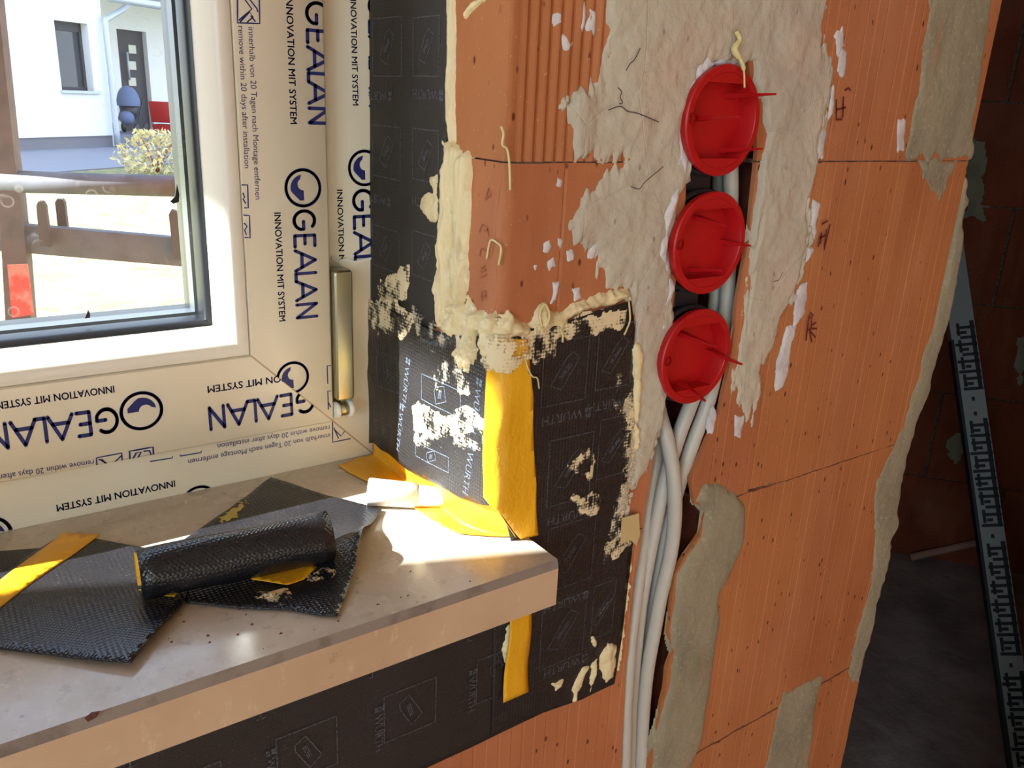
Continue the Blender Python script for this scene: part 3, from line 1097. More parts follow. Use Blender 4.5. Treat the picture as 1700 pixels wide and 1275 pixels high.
# outer frame
FILM_END = hit(580, 434, 1, Y_FRAME)[2]
f_cut = [((0, 0, FILM_END), (0, 0, -1))]
line_text('slogan_print', INN, (581, -14), (585.5, 175), 9.5, Y_FRAME, fR, .002)
line_text('brand_print', 'GEALAN', (611, -8), (613, 178), 34, Y_FRAME, fR)
logo('logo_print', (605, 279), 29, 2, Y_FRAME, fR)
line_text('brand_print', 'GEALAN', (585, 316), (590, 506), 36, Y_FRAME, fR, clips=f_cut)
line_text('slogan_print', INN, (559, 315), (565, 505), 9.5, Y_FRAME, fR, .002, clips=f_cut)
line_text('notice_print', 'remove within 20 days after installation', (547, 706), (361, 737), 8.5, Y_FRAME, fB, .004)
line_text('notice_print', 'innerhalb von 20 Tagen nach Montage entfernen', (548, 719), (312, 763), 8.5, Y_FRAME, fB, .004)
f_keep_b = [((RX, 0, RZ), (s45, 0, s45))]
line_art('icon_print', [[(552, 700), (552, 734), (582, 728)], [(556, 714), (566, 724), (572, 716)], [(554, 710), (562, 728)]], 2, Y_FRAME, fB, f_keep_b)
line_text('slogan_print', INN, (290, 797), (93, 838), 11, Y_FRAME, fB, .002)
sill_cut = [((0, 0, Z_SILL + .0004), (0, 0, -1))]
logo('logo_print', (331, 833), 28, 270, Y_FRAME, fB, sill_cut)
line_text('brand_print', 'GEALAN', (290, 827), (84, 870), 40, Y_FRAME, fB, clips=sill_cut)
logo('logo_print', (-20, 890), 31, 270, Y_FRAME, fB, sill_cut)
# the bare strip where the film has been torn off, its torn edge standing a little proud
tear = wall([(550, 431), (562, 437), (575, 433), (588, 438), (600, 435), (616, 430), (616, 427), (600, 430), (588, 433), (575, 428), (562, 431), (550, 425)], Y_FRAME)
slab('torn_film_edge', tear, lambda u, v, h: np.stack([u, Y_FRAME - h, v], -1), .0012, .0001, M['pvc'], fR)

# hinge: sleeve over the pivot with its bearing rings below
hx0, hx1 = hit(554, 560, 1, .148)[0], hit(584, 560, 1, .148)[0]
hz1, hz0 = hit(570, 447, 1, .148)[2], hit(572, 662, 1, .148)[2]
box('hinge_sleeve', hx0, hx1, .144, .1618, hz0, hz1, M['zinc'], window, .003, 3)
hc = hit(572, 678, 1, .152)
for k, (a, b, r, m_) in enumerate(((-.0085, -.0045, .0062, 'pvc'), (-.0043, .0018, .0050, 'zinc'), (.0020, .0058, .0066, 'pvc'))):
    tube('hinge_ring' if m_ == 'pvc' else 'hinge_pin', [(hc[0] + a, hc[1], hc[2]), (hc[0] + a + .0006, hc[1], hc[2]), (hc[0] + b - .0006, hc[1], hc[2]), (hc[0] + b, hc[1], hc[2])], [r * .85, r, r, r * .85], M[m_], window, 20)
box('hinge_pin', hc[0] - .002, hc[0] + .002, hc[1] + .002, .1618, hc[2] - .004, hz0 + .002, M['zinc'], window)

# ------------------------------------------------------------------ stone sill
sill = empty('window_sill')
tag(sill, 'polished beige stone window sill with a pale sawn front edge', 'window sill')
SX1, SY0, ST = .0258, -.0385, .0295
ch = .0042
prof = [(SY0, -ST), (SY0, -ch), (SY0 + ch * .8, 0), (.236, 0), (.236, -ST)]
V = [(-1.1, y, Z_SILL + z) for y, z in prof] + [(SX1 - .0015 if y < SY0 + .001 else SX1, y, Z_SILL + z) for y, z in prof]
F = [(0, 1, 6, 5), (1, 2, 7, 6), (2, 3, 8, 7), (3, 4, 9, 8), (4, 0, 5, 9), (4, 3, 2, 1, 0), (5, 6, 7, 8, 9)]
o = make('stone_slab', V, F, M['stone'], sill)
for k in ('stone_edge', 'stone_arris'):
    o.data.materials.append(M[k])
for i, k in enumerate((1, 2, 0, 0, 1, 1, 1)):
    o.data.polygons[i].material_index = k
_m = Mat('rust_stain', rgb(96, 44, 34), .6)
_m.alpha(_m.ramp(_m.noise(160, 3), .3, .5, .2, .9))
q = [(h[0], h[2]) for h in (hit(a, b, 1, SY0) for a, b in [(140, 1192), (152, 1182), (166, 1180), (160, 1190), (146, 1198)])]
slab('rust_stain', q, lambda u, v, h: np.stack([u, SY0 - h, v], -1), .0003, 0.0, _m.m, o)

# ------------------------------------------------------------------ sealing membranes
def wrinkle(base, a, fu, fv, seed):
    return lambda u, v: base + a * np.abs(fbm(u * fu, v * fv, seed, 3))


def box_icon(c, w, h, rot=0.0, tilt=.5):
    """the boxed picture printed on the membrane: outline, a tilted sash and its slats, around centre c"""
    def R(p, a):
        return (c[0] + p[0] * math.cos(a) - p[1] * math.sin(a), c[1] + p[0] * math.sin(a) + p[1] * math.cos(a))
    L = [[R(p, rot) for p in ((-w / 2, -h / 2), (w / 2, -h / 2), (w / 2, h / 2), (-w / 2, h / 2), (-w / 2, -h / 2))]]
    iw, ih = w * .26, h * .62
    L.append([R(p, rot + tilt) for p in ((-iw / 2, -ih / 2), (iw / 2, -ih * .42), (iw / 2, ih / 2), (-iw * .3, ih / 2), (-iw / 2, ih * .3), (-iw / 2, -ih / 2))])
    for k in (-.12, 0, .12):
        L.append([R((iw * (k - .1), -ih * .2), rot + tilt), R((iw * (k + .1), ih * .25), rot + tilt)])
    return L


def membrane_print(parent, icons, texts, Mp, h, mat, wid=.0006):
    L = []
    for a in icons:
        L += box_icon(*a)
    V, F = ribbons(L, wid, Mp, h, .003)
    if V:
        o = make('icon_print', V, F, mat, parent)
        o['kind'] = 'stuff'
    for (p, ang, size) in texts:
        tv, tf = text2d('WÜRTH', .01)
        k = size / .70
        ex, ey = np.array([math.cos(ang), math.sin(ang)]) * k, np.array([-math.sin(ang), math.cos(ang)]) * k
        put2d('brand_print', tv, tf, p, ex, ey, Mp, h, mat, parent)
        # the two stacked blocks of the mark ahead of the name
        q = np.array(p) - ex * .75
        bv = np.array([(0, 0), (.22, 0), (.22, .3), (0, .3), (.28, 0), (.5, 0), (.5, .3), (.28, .3), (0, .42), (.22, .42), (.22, .74), (0, .74), (.28, .42), (.5, .42), (.5, .74), (.28, .74)])
        put2d('mark_print', bv, [(0, 1, 2, 3), (4, 5, 6, 7), (8, 9, 10, 11), (12, 13, 14, 15)], q, ex, ey, Mp, h, mat, parent)


# upright strip on the reveal
mem_rev = empty('sealing_membrane')
tag(mem_rev, 'black printed sealing strip running up the reveal beside the window frame', 'membrane')
P = rev([(617, -60), (747, -60), (746, 120), (744, 240), (736, 300), (730, 420), (724, 545), (690, 548), (617, 515)])
slab('membrane_sheet', P, m_corner, lambda u, v: .0012 + .0006 * fbm(u * 40, v * 20, 3, 2), 0.0002, M['membrane_matt'], mem_rev, cell=.008, smooth=True)
ic, tx = [], []
for (pa, pb) in (((622, 32), (670, 127)), ((690, 30), (732, 127)), ((622, 207), (668, 300)), ((689, 213), (731, 305)), ((622, 372), (666, 455)), ((688, 382), (728, 470))):
    a, b = rev([pa])[0], rev([pb])[0]
    ic.append((((a[0] + b[0]) / 2, (a[1] + b[1]) / 2), abs(b[0] - a[0]), abs(a[1] - b[1]), 0.0, -.55))
for p in ((612, 148), (689, 145), (612, 316), (688, 322)):
    e = rev([p])[0]
    tx.append(((e[0] + .030, e[1] - .001), math.pi, .0058))
membrane_print(mem_rev, ic, tx, m_corner, .0016, M['print_grey'])

# strip below the sill
mem_low = empty('sealing_membrane')
tag(mem_low, 'long black printed sealing strip on the wall below the stone sill', 'membrane')
P = [(-.62, -.2935), (.05, -.2935), (.05, -.4105), (-.05, -.4125), (-.62, -.411)]
slab('membrane_sheet', P, m_wall, lambda u, v: .0016 + .0010 * fbm(u * 22, v * 26, 8, 2), .0006, M['membrane_matt'], mem_low, cell=.012, smooth=True)
ic, tx = [], []
for k in range(-6, 1):
    for j, zc in enumerate((-.305, -.360, -.415)):
        xc = .006 + .0665 * k + (.004 if j % 2 else 0)
        if zc - .016 < -.411 or xc + .02 > .05:
            continue
        ic.append(((xc, zc), .036, .034, 0.0, .5))
        tx.append(((xc - .024, zc + .006), -math.pi / 2, .0052))
membrane_print(mem_low, ic, tx, m_wall, .0031, M['print_grey'])

# corner piece: reveal flap, round the corner, onto the wall
mem_cor = empty('sealing_membrane')
tag(mem_cor, 'black corner membrane smeared with cream sealant, wrapped round the brick edge', 'membrane')
revp = rev([(611, 500), (640, 505), (690, 535), (725, 548), (770, 556), (815, 556)])
wallp = wall([(866, 545), (930, 534), (985, 515), (1042, 498), (1048, 540), (1047, 640), (1037, 780), (1030, 884), (1047, 893), (1042, 935), (1028, 1050), (1016, 1132), (960, 1158)])
backp = [(.040, -.4080), (.006, -.4090), (.004, -.30), (.014, -.262), (.007, -.240), (.003, -.234)]
lowp = rev([(800, 834), (772, 822), (745, 803), (690, 778), (665, 760), (640, 745), (628, 733), (612, 736), (606, 715), (612, 690), (616, 640), (611, 600), (612, 540)])


def cor_h(u, v):
    flap = np.clip((-u) / .14, 0, 1)
    low = np.clip((-.17 - v) / .08, 0, 1)
    return .0022 + .004 * low * np.clip(-u / .03, 0, 1) * np.sin(np.clip(-u / .13, 0, 1) * 3.1) + .0018 * flap * np.abs(fbm(u * 25, v * 45, 4, 2)) + .0009 * fbm(u * 45, v * 24, 6, 2)


slab('membrane_sheet', revp + wallp + backp + lowp, m_corner, lambda u, v: cor_h(u, v) + .0009, lambda u, v: cor_h(u, v), M['membrane'], mem_cor, cu=[R_C * k / 3 for k in range(-3, 4)], cell=.005, smooth=True)
m_cor_off = lambda u, v, h: m_corner(u, v, cor_h(np.asarray(u, float), np.asarray(v, float)) + .0009 + h)
ic, tx = [], []
for (pa, pb, ro, ti) in (((632, 575), (670, 660), .12, .35), ((706, 612), (776, 700), .05, .3), ((700, 722), (760, 790), .1, .35), ((630, 690), (660, 735), .1, .2), ((702, 555), (750, 582), .12, .4)):
    a, b = rev([pa])[0], rev([pb])[0]
    ic.append((((a[0] + b[0]) / 2, (a[1] + b[1]) / 2), abs(b[0] - a[0]) * .9, abs(a[1] - b[1]) * .9, ro, ti))
for p in ((681, 605), (672, 680), (798, 640), (786, 745)):
    e = rev([p])[0]
    tx.append((e, -math.pi / 2 - .12, .0058))
membrane_print(mem_cor, ic, tx, m_cor_off, .0003, M['print_pale'])
ic, tx = [], []
for (pa, pb) in (((898, 572), (966, 655)), ((990, 545), (1040, 630)), ((908, 735), (972, 815)), ((992, 700), (1036, 775)), ((906, 880), (976, 950)), ((896, 1010), (962, 1075)), ((982, 975), (1010, 1040))):
    a, b = wall([pa])[0], wall([pb])[0]
    ic.append((((a[0] + b[0]) / 2, (a[1] + b[1]) / 2), abs(b[0] - a[0]), abs(a[1] - b[1]) * 1.1, 0.0, -.6))
for p in ((962, 676), (1034, 655), (968, 838), (960, 980), (958, 1085)):
    e = wall([p])[0]
    tx.append((e, math.pi, .0062))
membrane_print(mem_cor, ic, tx, m_cor_off, .0003, M['print_grey'])

# yellow backing paper on the corner piece
ypaper = [(-.0045, -.128)] + wall([(868, 560), (875, 650), (879, 740), (884, 800), (883, 840), (884, 882)]) + [(.0200, -.2622), (.0150, -.256), (.0090, -.247), (.0030, -.238), (-.004, -.230), (-.005, -.20), (-.005, -.16)]


def yel_h(u, v):
    return .0022 + np.maximum(0, .0012 * np.sin((v + .3) * 60) * np.clip((u + .005) / .01, 0, 1) + .0026 * fbm(u * 60 + 3, v * 30, 14, 3))


slab('backing_paper', ypaper, m_corner, lambda u, v: cor_h(u, v) + yel_h(u, v) + .0004, lambda u, v: cor_h(u, v) + yel_h(u, v), M['yellow'], mem_cor, cell=.003, smooth=True)
patch('sealant_smear', [[(-.005, -.128)] + wall([(868, 562), (868, 588), (856, 582), (846, 600), (838, 612)]) + [(-.005, -.146)]], m_corner, .0004, M['smear'], mem_cor, res=.001, edge=.001, ragged=.002, bump=.0003, base=.0075, seed=68, drop=.0003)
low_y = wall([(847, 1005), (882, 995), (880, 1040), (876, 1100), (877, 1148), (835, 1166), (838, 1110), (844, 1050)], -.006)
slab('backing_paper', low_y, m_wall, lambda u, v: .0068 + .0010 * np.sin(v * 90), lambda u, v: .0063 + .0010 * np.sin(v * 90), M['yellow'], mem_cor, cell=.006, smooth=True)
# a scrap of paper at the right edge of the membrane
slab('backing_paper', wall([(1026, 856), (1054, 848), (1056, 884), (1050, 902), (1040, 892), (1024, 900)]), m_wall, .0042, .0038, Mat('old_paper', rgb(206, 182, 130), .7).m, mem_cor, cell=.006)

# sealant: the upright bead, the lumps at the corner, the bead along the membrane's top edge, smears
bead_up = rev([(746, -40), (754, -40), (757, 60), (755, 160), (757, 236), (750, 240), (744, 200), (746, 60)])
patch('sealant_bead', [bead_up], m_corner, .003, M['sealant'], mem_rev, res=.0009, edge=.0015, ragged=.0005, bump=.0008, bf=90, base=.0008, seed=41)
patch('sealant_bead', [rev([(770, 20), (785, 4), (805, -6), (806, 2), (790, 12), (772, 34)])], m_corner, .003, M['sealant'], wall_front, res=.0008, edge=.0015, ragged=.0006, seed=42)
band_l = rev([(739, 238), (752, 248), (754, 330), (752, 430), (750, 520), (745, 556), (728, 536), (724, 480), (732, 420), (737, 330)])
band_r = rev([(757, 240), (783, 258), (788, 288), (782, 330), (778, 400), (776, 470), (772, 502), (757, 515), (755, 430), (758, 330)])
base_l = rev([(745, 505), (772, 500), (792, 520), (812, 520), (828, 528), (830, 575), (822, 602), (812, 590), (801, 562), (797, 600), (784, 620), (772, 612), (766, 585), (748, 560), (736, 540)])
patch('sealant_bead', [band_l], m_corner, .0032, M['sealant'], mem_cor, res=.0008, edge=.002, ragged=.0030, fu=260, fv=90, bump=.0026, bf=220, bfv=60, base=.001, seed=43, drop=.004)
patch('sealant_bead', [band_r], m_corner, .0046, M['sealant'], mem_cor, res=.0008, edge=.0022, ragged=.0026, fu=240, fv=60, bump=.0040, bf=240, bfv=25, base=.0006, seed=143, drop=.004)
patch('sealant_lump', [base_l], m_corner, .0050, M['sealant'], mem_cor, res=.0008, edge=.0025, ragged=.0036, fu=240, fv=140, bump=.008, bf=160, bfv=80, base=.001, seed=144, drop=.004)
patch('sealant_lump', [rev([(716, 320), (726, 318), (732, 345), (728, 372), (716, 366), (700, 345), (702, 326)]), rev([(716, 292), (730, 292), (730, 325), (722, 322)])], m_corner, .0016, M['sealant'], mem_rev, res=.0009, edge=.002, ragged=.0014, bump=.001, base=.0012, seed=44)
patch('sealant_lump', [rev([(606, 522), (616, 500), (618, 540), (617, 560), (609, 545)])], m_corner, .004, M['sealant'], mem_cor, res=.001, edge=.002, ragged=.0006, base=.001, seed=45)
top_bead = [(-.012, -.122)] + wall([(845, 520), (862, 535), (880, 536), (892, 512), (902, 500), (910, 516), (932, 518), (955, 502), (985, 494), (1008, 488), (1022, 479), (1040, 480), (1047, 490), (1046, 504), (1036, 498), (1004, 508), (968, 516), (945, 528),
                                     (930, 545), (908, 552), (892, 560), (880, 552), (868, 565), (856, 556)]) + [(-.012, -.140)]
patch('sealant_bead', [top_bead], m_corner, .0062, M['sealant'], mem_cor, res=.0009, edge=.0028, ragged=.0018, fu=160, fv=120, bump=.0052, bf=50, bfv=120, base=.001, seed=46, drop=.004)
for i, (q, mt) in enumerate(((
        [(693, 678), (702, 671), (725, 678), (748, 692), (765, 680), (776, 670), (800, 690), (828, 688), (829, 704), (800, 710), (760, 722), (720, 722), (698, 712)], 'smear'),
        ([(619, 506), (660, 498), (690, 530), (680, 560), (640, 552), (622, 545)], 'smear'), ([(692, 516), (725, 535), (760, 575), (772, 610), (740, 596), (704, 562)], 'smear_thin'),
        ([(718, 608), (752, 603), (780, 625), (786, 650), (745, 650), (722, 635)], 'smear_thin'), ([(636, 470), (668, 446), (682, 440), (680, 490), (660, 500), (630, 496)], 'smear'),
        ([(820, 560), (832, 520), (838, 560), (830, 580)], 'smear'), ([(698, 722), (830, 700), (830, 740), (760, 742), (705, 735)], 'smear_thin'))):
    patch('sealant_smear', [rev(q)], m_cor_off if i != 4 else m_corner, .0005, M[mt], mem_cor, res=.0013, edge=.001, ragged=.0022, bump=.0003, base=.0003 if i != 4 else .0016, seed=50 + i, drop=.0004)
for i, (q, mt) in enumerate((
        ([(868, 560), (885, 545), (915, 545), (952, 530), (1000, 520), (1035, 512), (1030, 540), (1000, 545), (960, 550), (920, 562), (918, 590), (885, 598), (874, 585)], 'smear'),
        ([(938, 768), (962, 748), (972, 742), (978, 762), (975, 790), (952, 785)], 'smear'), ([(948, 822), (968, 828), (978, 812), (990, 830), (985, 850), (960, 852)], 'smear'),
        ([(1018, 620), (1040, 615), (1046, 700), (1042, 790), (1030, 860), (1012, 905), (1004, 935), (1000, 915), (1016, 850), (1030, 770), (1028, 690), (1016, 670)], 'smear_thin'),
        ([(1036, 640), (1047, 640), (1040, 780), (1028, 880), (1018, 905), (1024, 850), (1034, 770)], 'smear'),
        ([(1004, 900), (1030, 880), (1044, 896), (1030, 912), (1012, 930)], 'smear'))):
    patch('sealant_smear', [wall(q)], m_cor_off, .0005, M[mt], mem_cor, res=.0012, edge=.001, ragged=.0022, bump=.0003, base=.0003, seed=60 + i, drop=.0004)
for i, q in enumerate(([(945, 1142), (952, 1118), (962, 1102), (975, 1100), (966, 1120), (958, 1140), (952, 1158), (948, 1160)], [(990, 1085), (1004, 1062), (1018, 1068), (1014, 1118), (1002, 1130), (990, 1108)], [(912, 1132), (930, 1124), (928, 1134), (918, 1142)],
                       [(976, 1098), (986, 1090), (984, 1120), (976, 1145), (974, 1130)], [(836, 1040), (846, 1030), (846, 1060), (838, 1080), (842, 1100), (834, 1098), (830, 1075)], [(974, 1052), (982, 1050), (988, 1075), (980, 1070)],
                       [(1038, 1000), (1046, 900), (1048, 896), (1040, 960), (1030, 1058), (1024, 1110), (1022, 1100)], [(1046, 570), (1058, 566), (1060, 640), (1052, 700), (1046, 690)], [(1048, 700), (1058, 710), (1054, 745), (1048, 740)])):
    patch('sealant_dab', [wall(q)], m_wall, .0028, M['sealant'], mem_cor, res=.0009, edge=.0018, ragged=.0012, bump=.0025, bf=110, base=.0032, seed=70 + i, drop=.003)


def thread(pts, conv3, r=.0005, parent=None):
    return tube('sealant_thread', catmull([conv3(p) for p in pts], 5), r, M['thread'], parent or mem_cor, 6)


W3 = lambda y: (lambda p: hit(p[0], p[1], 1, y))
R3 = lambda x: (lambda p: hit(p[0], p[1], 0, x))
thread([(832, 210), (836, 222), (834, 240), (842, 248), (846, 275), (847, 315)], W3(-.004), .0007, wall_front)
thread([(808, 430), (814, 400), (824, 402), (832, 412), (828, 440)], R3(-.002), .0006, wall_front)
thread([(900, 545), (896, 520), (905, 505), (912, 525), (904, 545), (895, 540)], W3(-.006), .0008)
thread([(868, 580), (876, 610), (884, 625), (892, 628), (895, 645)], W3(-.006), .0005)
thread([(1044, 500), (1046, 530), (1040, 548), (1036, 556)], W3(-.006), .0006)
thread([(930, 545), (934, 556), (934, 568)], W3(-.006), .0007)
# the hair of glue above the top cover
tube('sealant_thread', catmull([hit(1222, 52, 1, -.006), hit(1228, 66, 1, -.007), hit(1219, 82, 1, -.007), hit(1230, 100, 1, -.009), hit(1235, 118, 1, -.012), hit(1236, 146, 1, -.014)], 5), [.0016] * 8 + [.0022] * 6 + [.0014] * 6 + [.0006] * 6, M['thread'], wall_front, 8)

# ------------------------------------------------------------------ socket boxes, covers, cables
cov_c = [hit(1199, 201, 1, -.006), hit(1177, 404, 1, -.006), hit(1155, 592, 1, -.006)]
names = ['top', 'middle', 'bottom']


def ring_lathe(prof, n=56):
    V, F = [], []
    for k in range(n):
        a = 2 * math.pi * k / n
        for r, y in prof:
            V.append((r * math.cos(a), y, r * math.sin(a)))
    m = len(prof)
    for k in range(n):
        for j in range(m - 1):
            F.append((k * m + j, k * m + j + 1, ((k + 1) % n) * m + j + 1, ((k + 1) % n) * m + j))
    return V, F


RAD = .0332
blade_px = [[((1208, 160), (1288, 156)), ((1150, 197), (1228, 194)), ((1200, 250), (1266, 247))],
            [((1156, 361), (1206, 375)), ((1200, 401), (1246, 408)), ((1146, 447), (1199, 449))],
            [((1128, 553), (1189, 576)), ((1174, 582), (1232, 605)), ((1128, 634), (1171, 666))]]
for i, c in enumerate(cov_c):
    jb = empty('junction_box')
    tag(jb, ('top anthracite flush box behind the red cover with the glue thread over it', 'middle anthracite flush box between the two other red-covered boxes',
             'lowest anthracite flush box where the grey cables fan out below')[i], 'junction box', 'flush boxes in the chase')
    V, F = ring_lathe([(.0318, .0), (.0342, .0), (.0345, .003), (.0330, .006), (.0318, .030), (.0300, .046), (.0, .046)])
    b = make('box_body', V, F, M['box_black'], jb, True)
    b.location = (c[0] - .0008, .001, c[2])
    if i < 2:
        d = cov_c[i + 1]
        box('connector', c[0] - .014, c[0] + .010, .006, .040, (c[2] + d[2]) / 2 - .006, (c[2] + d[2]) / 2 + .006, M['box_black'], jb, .001, 1)
    cv = empty('box_cover')
    tag(cv, ('top red plastic box cover with three thin spikes, glue thread hanging over its rim', 'middle red plastic box cover with three thin spikes',
             'bottom red plastic box cover with three spikes, directly above the cables')[i], 'box cover', 'red box covers')
    V, F = ring_lathe([(.0325, .004), (RAD, .001), (RAD + .0002, -.001), (RAD - .0006, -.0018), (.0288, -.0018), (.0283, -.0012), (.0272, .0095)])
    o = make('rim', V, F, M['red'], cv, True)
    o.location = (c[0], c[1], c[2])
    o.data.set_sharp_from_angle(angle=math.radians(40))
    V, F = ring_lathe([(.0273, .0094), (.0, .0094), (.0, .0106), (.0273, .0106)])
    o = make('dish', V, F, M['red'], cv, False)
    o.location = (c[0], c[1], c[2])
    # flat ledges that square off the dish at top and bottom
    for s in (1, -1):
        n = 12
        a = [math.radians(90 * s + t) for t in np.linspace(-38, 38, n)]
        V = [(.0284 * math.cos(t), y, .0284 * math.sin(t)) for y in (-.0014, .0094) for t in a]
        F = [tuple(range(n)), tuple(range(2 * n - 1, n - 1, -1))] + [(k, k + n, (k + 1) % n + n, (k + 1) % n) for k in range(n)]
        o = make('ledge', V, F, M['red'], cv)
        o.location = (c[0], c[1], c[2])
    V, F = tube_mesh([(c[0] - .0283, c[1] - .0018, c[2] + .001), (c[0] - .0283, c[1] + .008, c[2] + .001)], .0035, 14)
    make('lug', V, F, M['red'], cv, True)
    for (pb, pt) in blade_px[i]:
        base = hit(*pb, 1, c[1] + .0094)
        # length out of the wall so that the tip lands where the photograph shows it
        best = min(np.linspace(.006, .05, 90), key=lambda L: abs((lambda q: CX + F_PX * q[0] / q[2] - pt[0])(ROT.T @ (base + np.array([0, -L, 0]) - CAM))))
        q = ROT.T @ (base + np.array([0, -best, 0]) - CAM)
        tz = base[2] + (hit(*pt, 1, base[1] - best)[2] - base[2])
        tip = np.array([hit(*pt, 1, base[1] - best)[0], base[1] - best, tz])
        w0, t0 = .0030, .0015
        V = [base + np.array(e) for e in ((-t0, 0, -w0), (t0, 0, -w0), (t0, 0, w0 * .4), (-t0, 0, w0 * .4))]
        V = [base + np.array(e) for e in ((-w0, 0, -t0), (w0, 0, -t0), (w0, 0, t0), (-w0, 0, t0))] + [tip + np.array(e) for e in ((-.0005, 0, -.0006), (.0005, 0, -.0006), (.0005, 0, .0006), (-.0005, 0, .0006))]
        make('spike', V, [(3, 2, 1, 0), (4, 5, 6, 7), (0, 1, 5, 4), (1, 2, 6, 5), (2, 3, 7, 6), (3, 0, 4, 7)], M['red'], cv)

cab = [
    ('grey cable that swings over the others in an S below the bottom cover', [((1088, 650), .026), ((1096, 690), .014), ((1110, 740), .004), ((1119, 800), -.001), ((1120, 862), -.001), ((1113, 920), .001), ((1098, 985), .003), ((1086, 1050), .004), ((1074, 1120), .006), ((1067, 1200), .008), ((1063, 1300), .008)]),
    ('grey cable in the middle of the bundle, crossing behind the S-shaped one', [((1196, 262), .032), ((1194, 330), .032), ((1190, 420), .030), ((1188, 500), .027), ((1174, 590), .021), ((1150, 662), .012), ((1128, 720), .010), ((1106, 790), .010), ((1090, 860), .010), ((1076, 930), .011), ((1064, 1000), .012), ((1054, 1090), .012), ((1047, 1180), .013), ((1044, 1300), .013)]),
    ('rightmost grey cable beside the chase edge between the red covers', [((1212, 255), .018), ((1213, 320), .018), ((1211, 420), .017), ((1206, 500), .016), ((1196, 580), .013), ((1176, 665), .008), ((1152, 730), .008), ((1130, 795), .009), ((1112, 860), .010), ((1100, 920), .012), ((1088, 985), .014), ((1074, 1070), .016), ((1060, 1160), .018), ((1054, 1300), .018)]),
    ('leftmost grey cable lying close against the left chase edge', [((1092, 700), .030), ((1090, 760), .022), ((1078, 830), .018), ((1068, 900), .014), ((1057, 980), .010), ((1046, 1070), .006), ((1040, 1160), .004), ((1038, 1230), .004), ((1036, 1300), .005)]),
]
for lab, pts in cab:
    path = catmull([hit(p[0], p[1], 1, y) for p, y in pts], 6)
    c_ = empty('cable')
    tag(c_, lab, 'cable', 'grey cables in the chase')
    tube('sheath', path, .0054, M['cable'], c_, 14)

# ------------------------------------------------------------------ things lying on the sill
S3 = lambda z: (lambda p: hit(p[0], p[1], 2, Z_SILL + z))


def curl_r(u, v):
    """the right sheet lies flat but lifts along its right edge"""
    e = np.array(sil([(632, 853), (598, 905), (560, 1027)]))
    a, b = e[0], e[2]
    t = (b - a) / np.linalg.norm(b - a)
    n = np.array([-t[1], t[0]])
    d = np.abs((u - a[0]) * n[0] + (v - a[1]) * n[1])
    s = ((u - a[0]) * t[0] + (v - a[1]) * t[1]) / np.linalg.norm(b - a)
    return .0014 + .0115 * np.exp(-(d / .022) ** 2) * np.exp(-((s - .42) / .20) ** 2) + .0008 * fbm(u * 30, v * 30, 3, 2)


sh_far = empty('membrane_scrap')
tag(sh_far, 'dark membrane offcut at the far left, half under the yellow-striped one', 'membrane offcut', 'membrane offcuts on the sill')
slab('membrane_sheet', sil([(-60, 922), (82, 911), (110, 905), (60, 965), (-60, 1010)]), m_sill, .0010, .0001, M['membrane'], sh_far, cell=.01)

sh_r = empty('membrane_scrap')
tag(sh_r, 'black membrane offcut with a curled right edge lying under the rolled piece', 'membrane offcut', 'membrane offcuts on the sill')
poly = sil([(262, 950), (300, 905), (380, 850), (450, 797), (545, 828), (572, 834), (634, 850), (616, 882), (604, 905), (592, 950), (576, 990), (561, 1027), (530, 1026), (480, 1016), (380, 1012), (310, 1004), (270, 985)])
slab('membrane_sheet', rag(poly, .0004, .01, 5), m_sill, lambda u, v: curl_r(u, v) + .0008, curl_r, M['membrane_gloss'], sh_r, cell=.004, smooth=True)
for i, q in enumerate(([(455, 1000), (480, 982), (482, 1000), (470, 1008)], [(430, 993), (470, 985), (455, 1002)], [(505, 965), (545, 945), (565, 962), (540, 972), (515, 978)], [(572, 892), (592, 896), (590, 905), (565, 905)])):
    patch('sealant_dab', [sil(q)], m_sill, .0018, M['smear'], sh_r, res=.0011, edge=.0012, ragged=.0022, bump=.002, base=.0026, seed=80 + i, drop=.0004)
patch('sealant_dab', [sil([(365, 865), (402, 838), (408, 845), (390, 862), (370, 872)])], m_sill, .0006, Mat('dry_yellow_crumbs', rgb(190, 170, 90), .8).m, sh_r, res=.001, edge=.001, ragged=.003, fu=400, fv=400, base=.0022, seed=86, drop=.0004)

sh_l = empty('membrane_scrap')
tag(sh_l, 'large black membrane offcut with a yellow stripe at the left of the sill', 'membrane offcut', 'membrane offcuts on the sill')
poly = sil([(108, 889), (240, 914), (320, 962), (306, 1008), (262, 1060), (219, 1112), (120, 1100), (36, 1088), (-60, 1072), (-60, 1000)])
hl = lambda u, v: .0018 + .0016 * np.exp(-((v + .0) / .05) ** 2) * (.6 + fbm(u * 25, v * 20, 7, 2)) + .0010 * np.sin(u * 55 + v * 30)
slab('membrane_sheet', rag(poly, .0003, .012, 6), m_sill, lambda u, v: hl(u, v) + .0009, hl, M['membrane_gloss'], sh_l, cell=.005, smooth=True)
ys = sil([(107, 889), (166, 893), (-60, 1066), (-60, 1024)])
slab('backing_paper', ys, m_sill, lambda u, v: hl(u, v) + .0014, lambda u, v: hl(u, v) + .00095, M['yellow'], sh_l, cell=.006, smooth=True)

roll = empty('membrane_roll')
tag(roll, 'rolled-up black membrane piece with yellow paper inside, lying on the offcuts', 'membrane roll')
rr_ = .0142
e0 = hit(231, 952, 2, Z_SILL + rr_ + .003)
e1 = hit(545, 888, 2, Z_SILL + rr_ + .004)
ax = (e1 - e0)
Lr = np.linalg.norm(ax)
ax = ax / Lr
sd = np.cross(ax, (0, 0, 1))
sd = sd / np.linalg.norm(sd)
upv = np.cross(sd, ax)


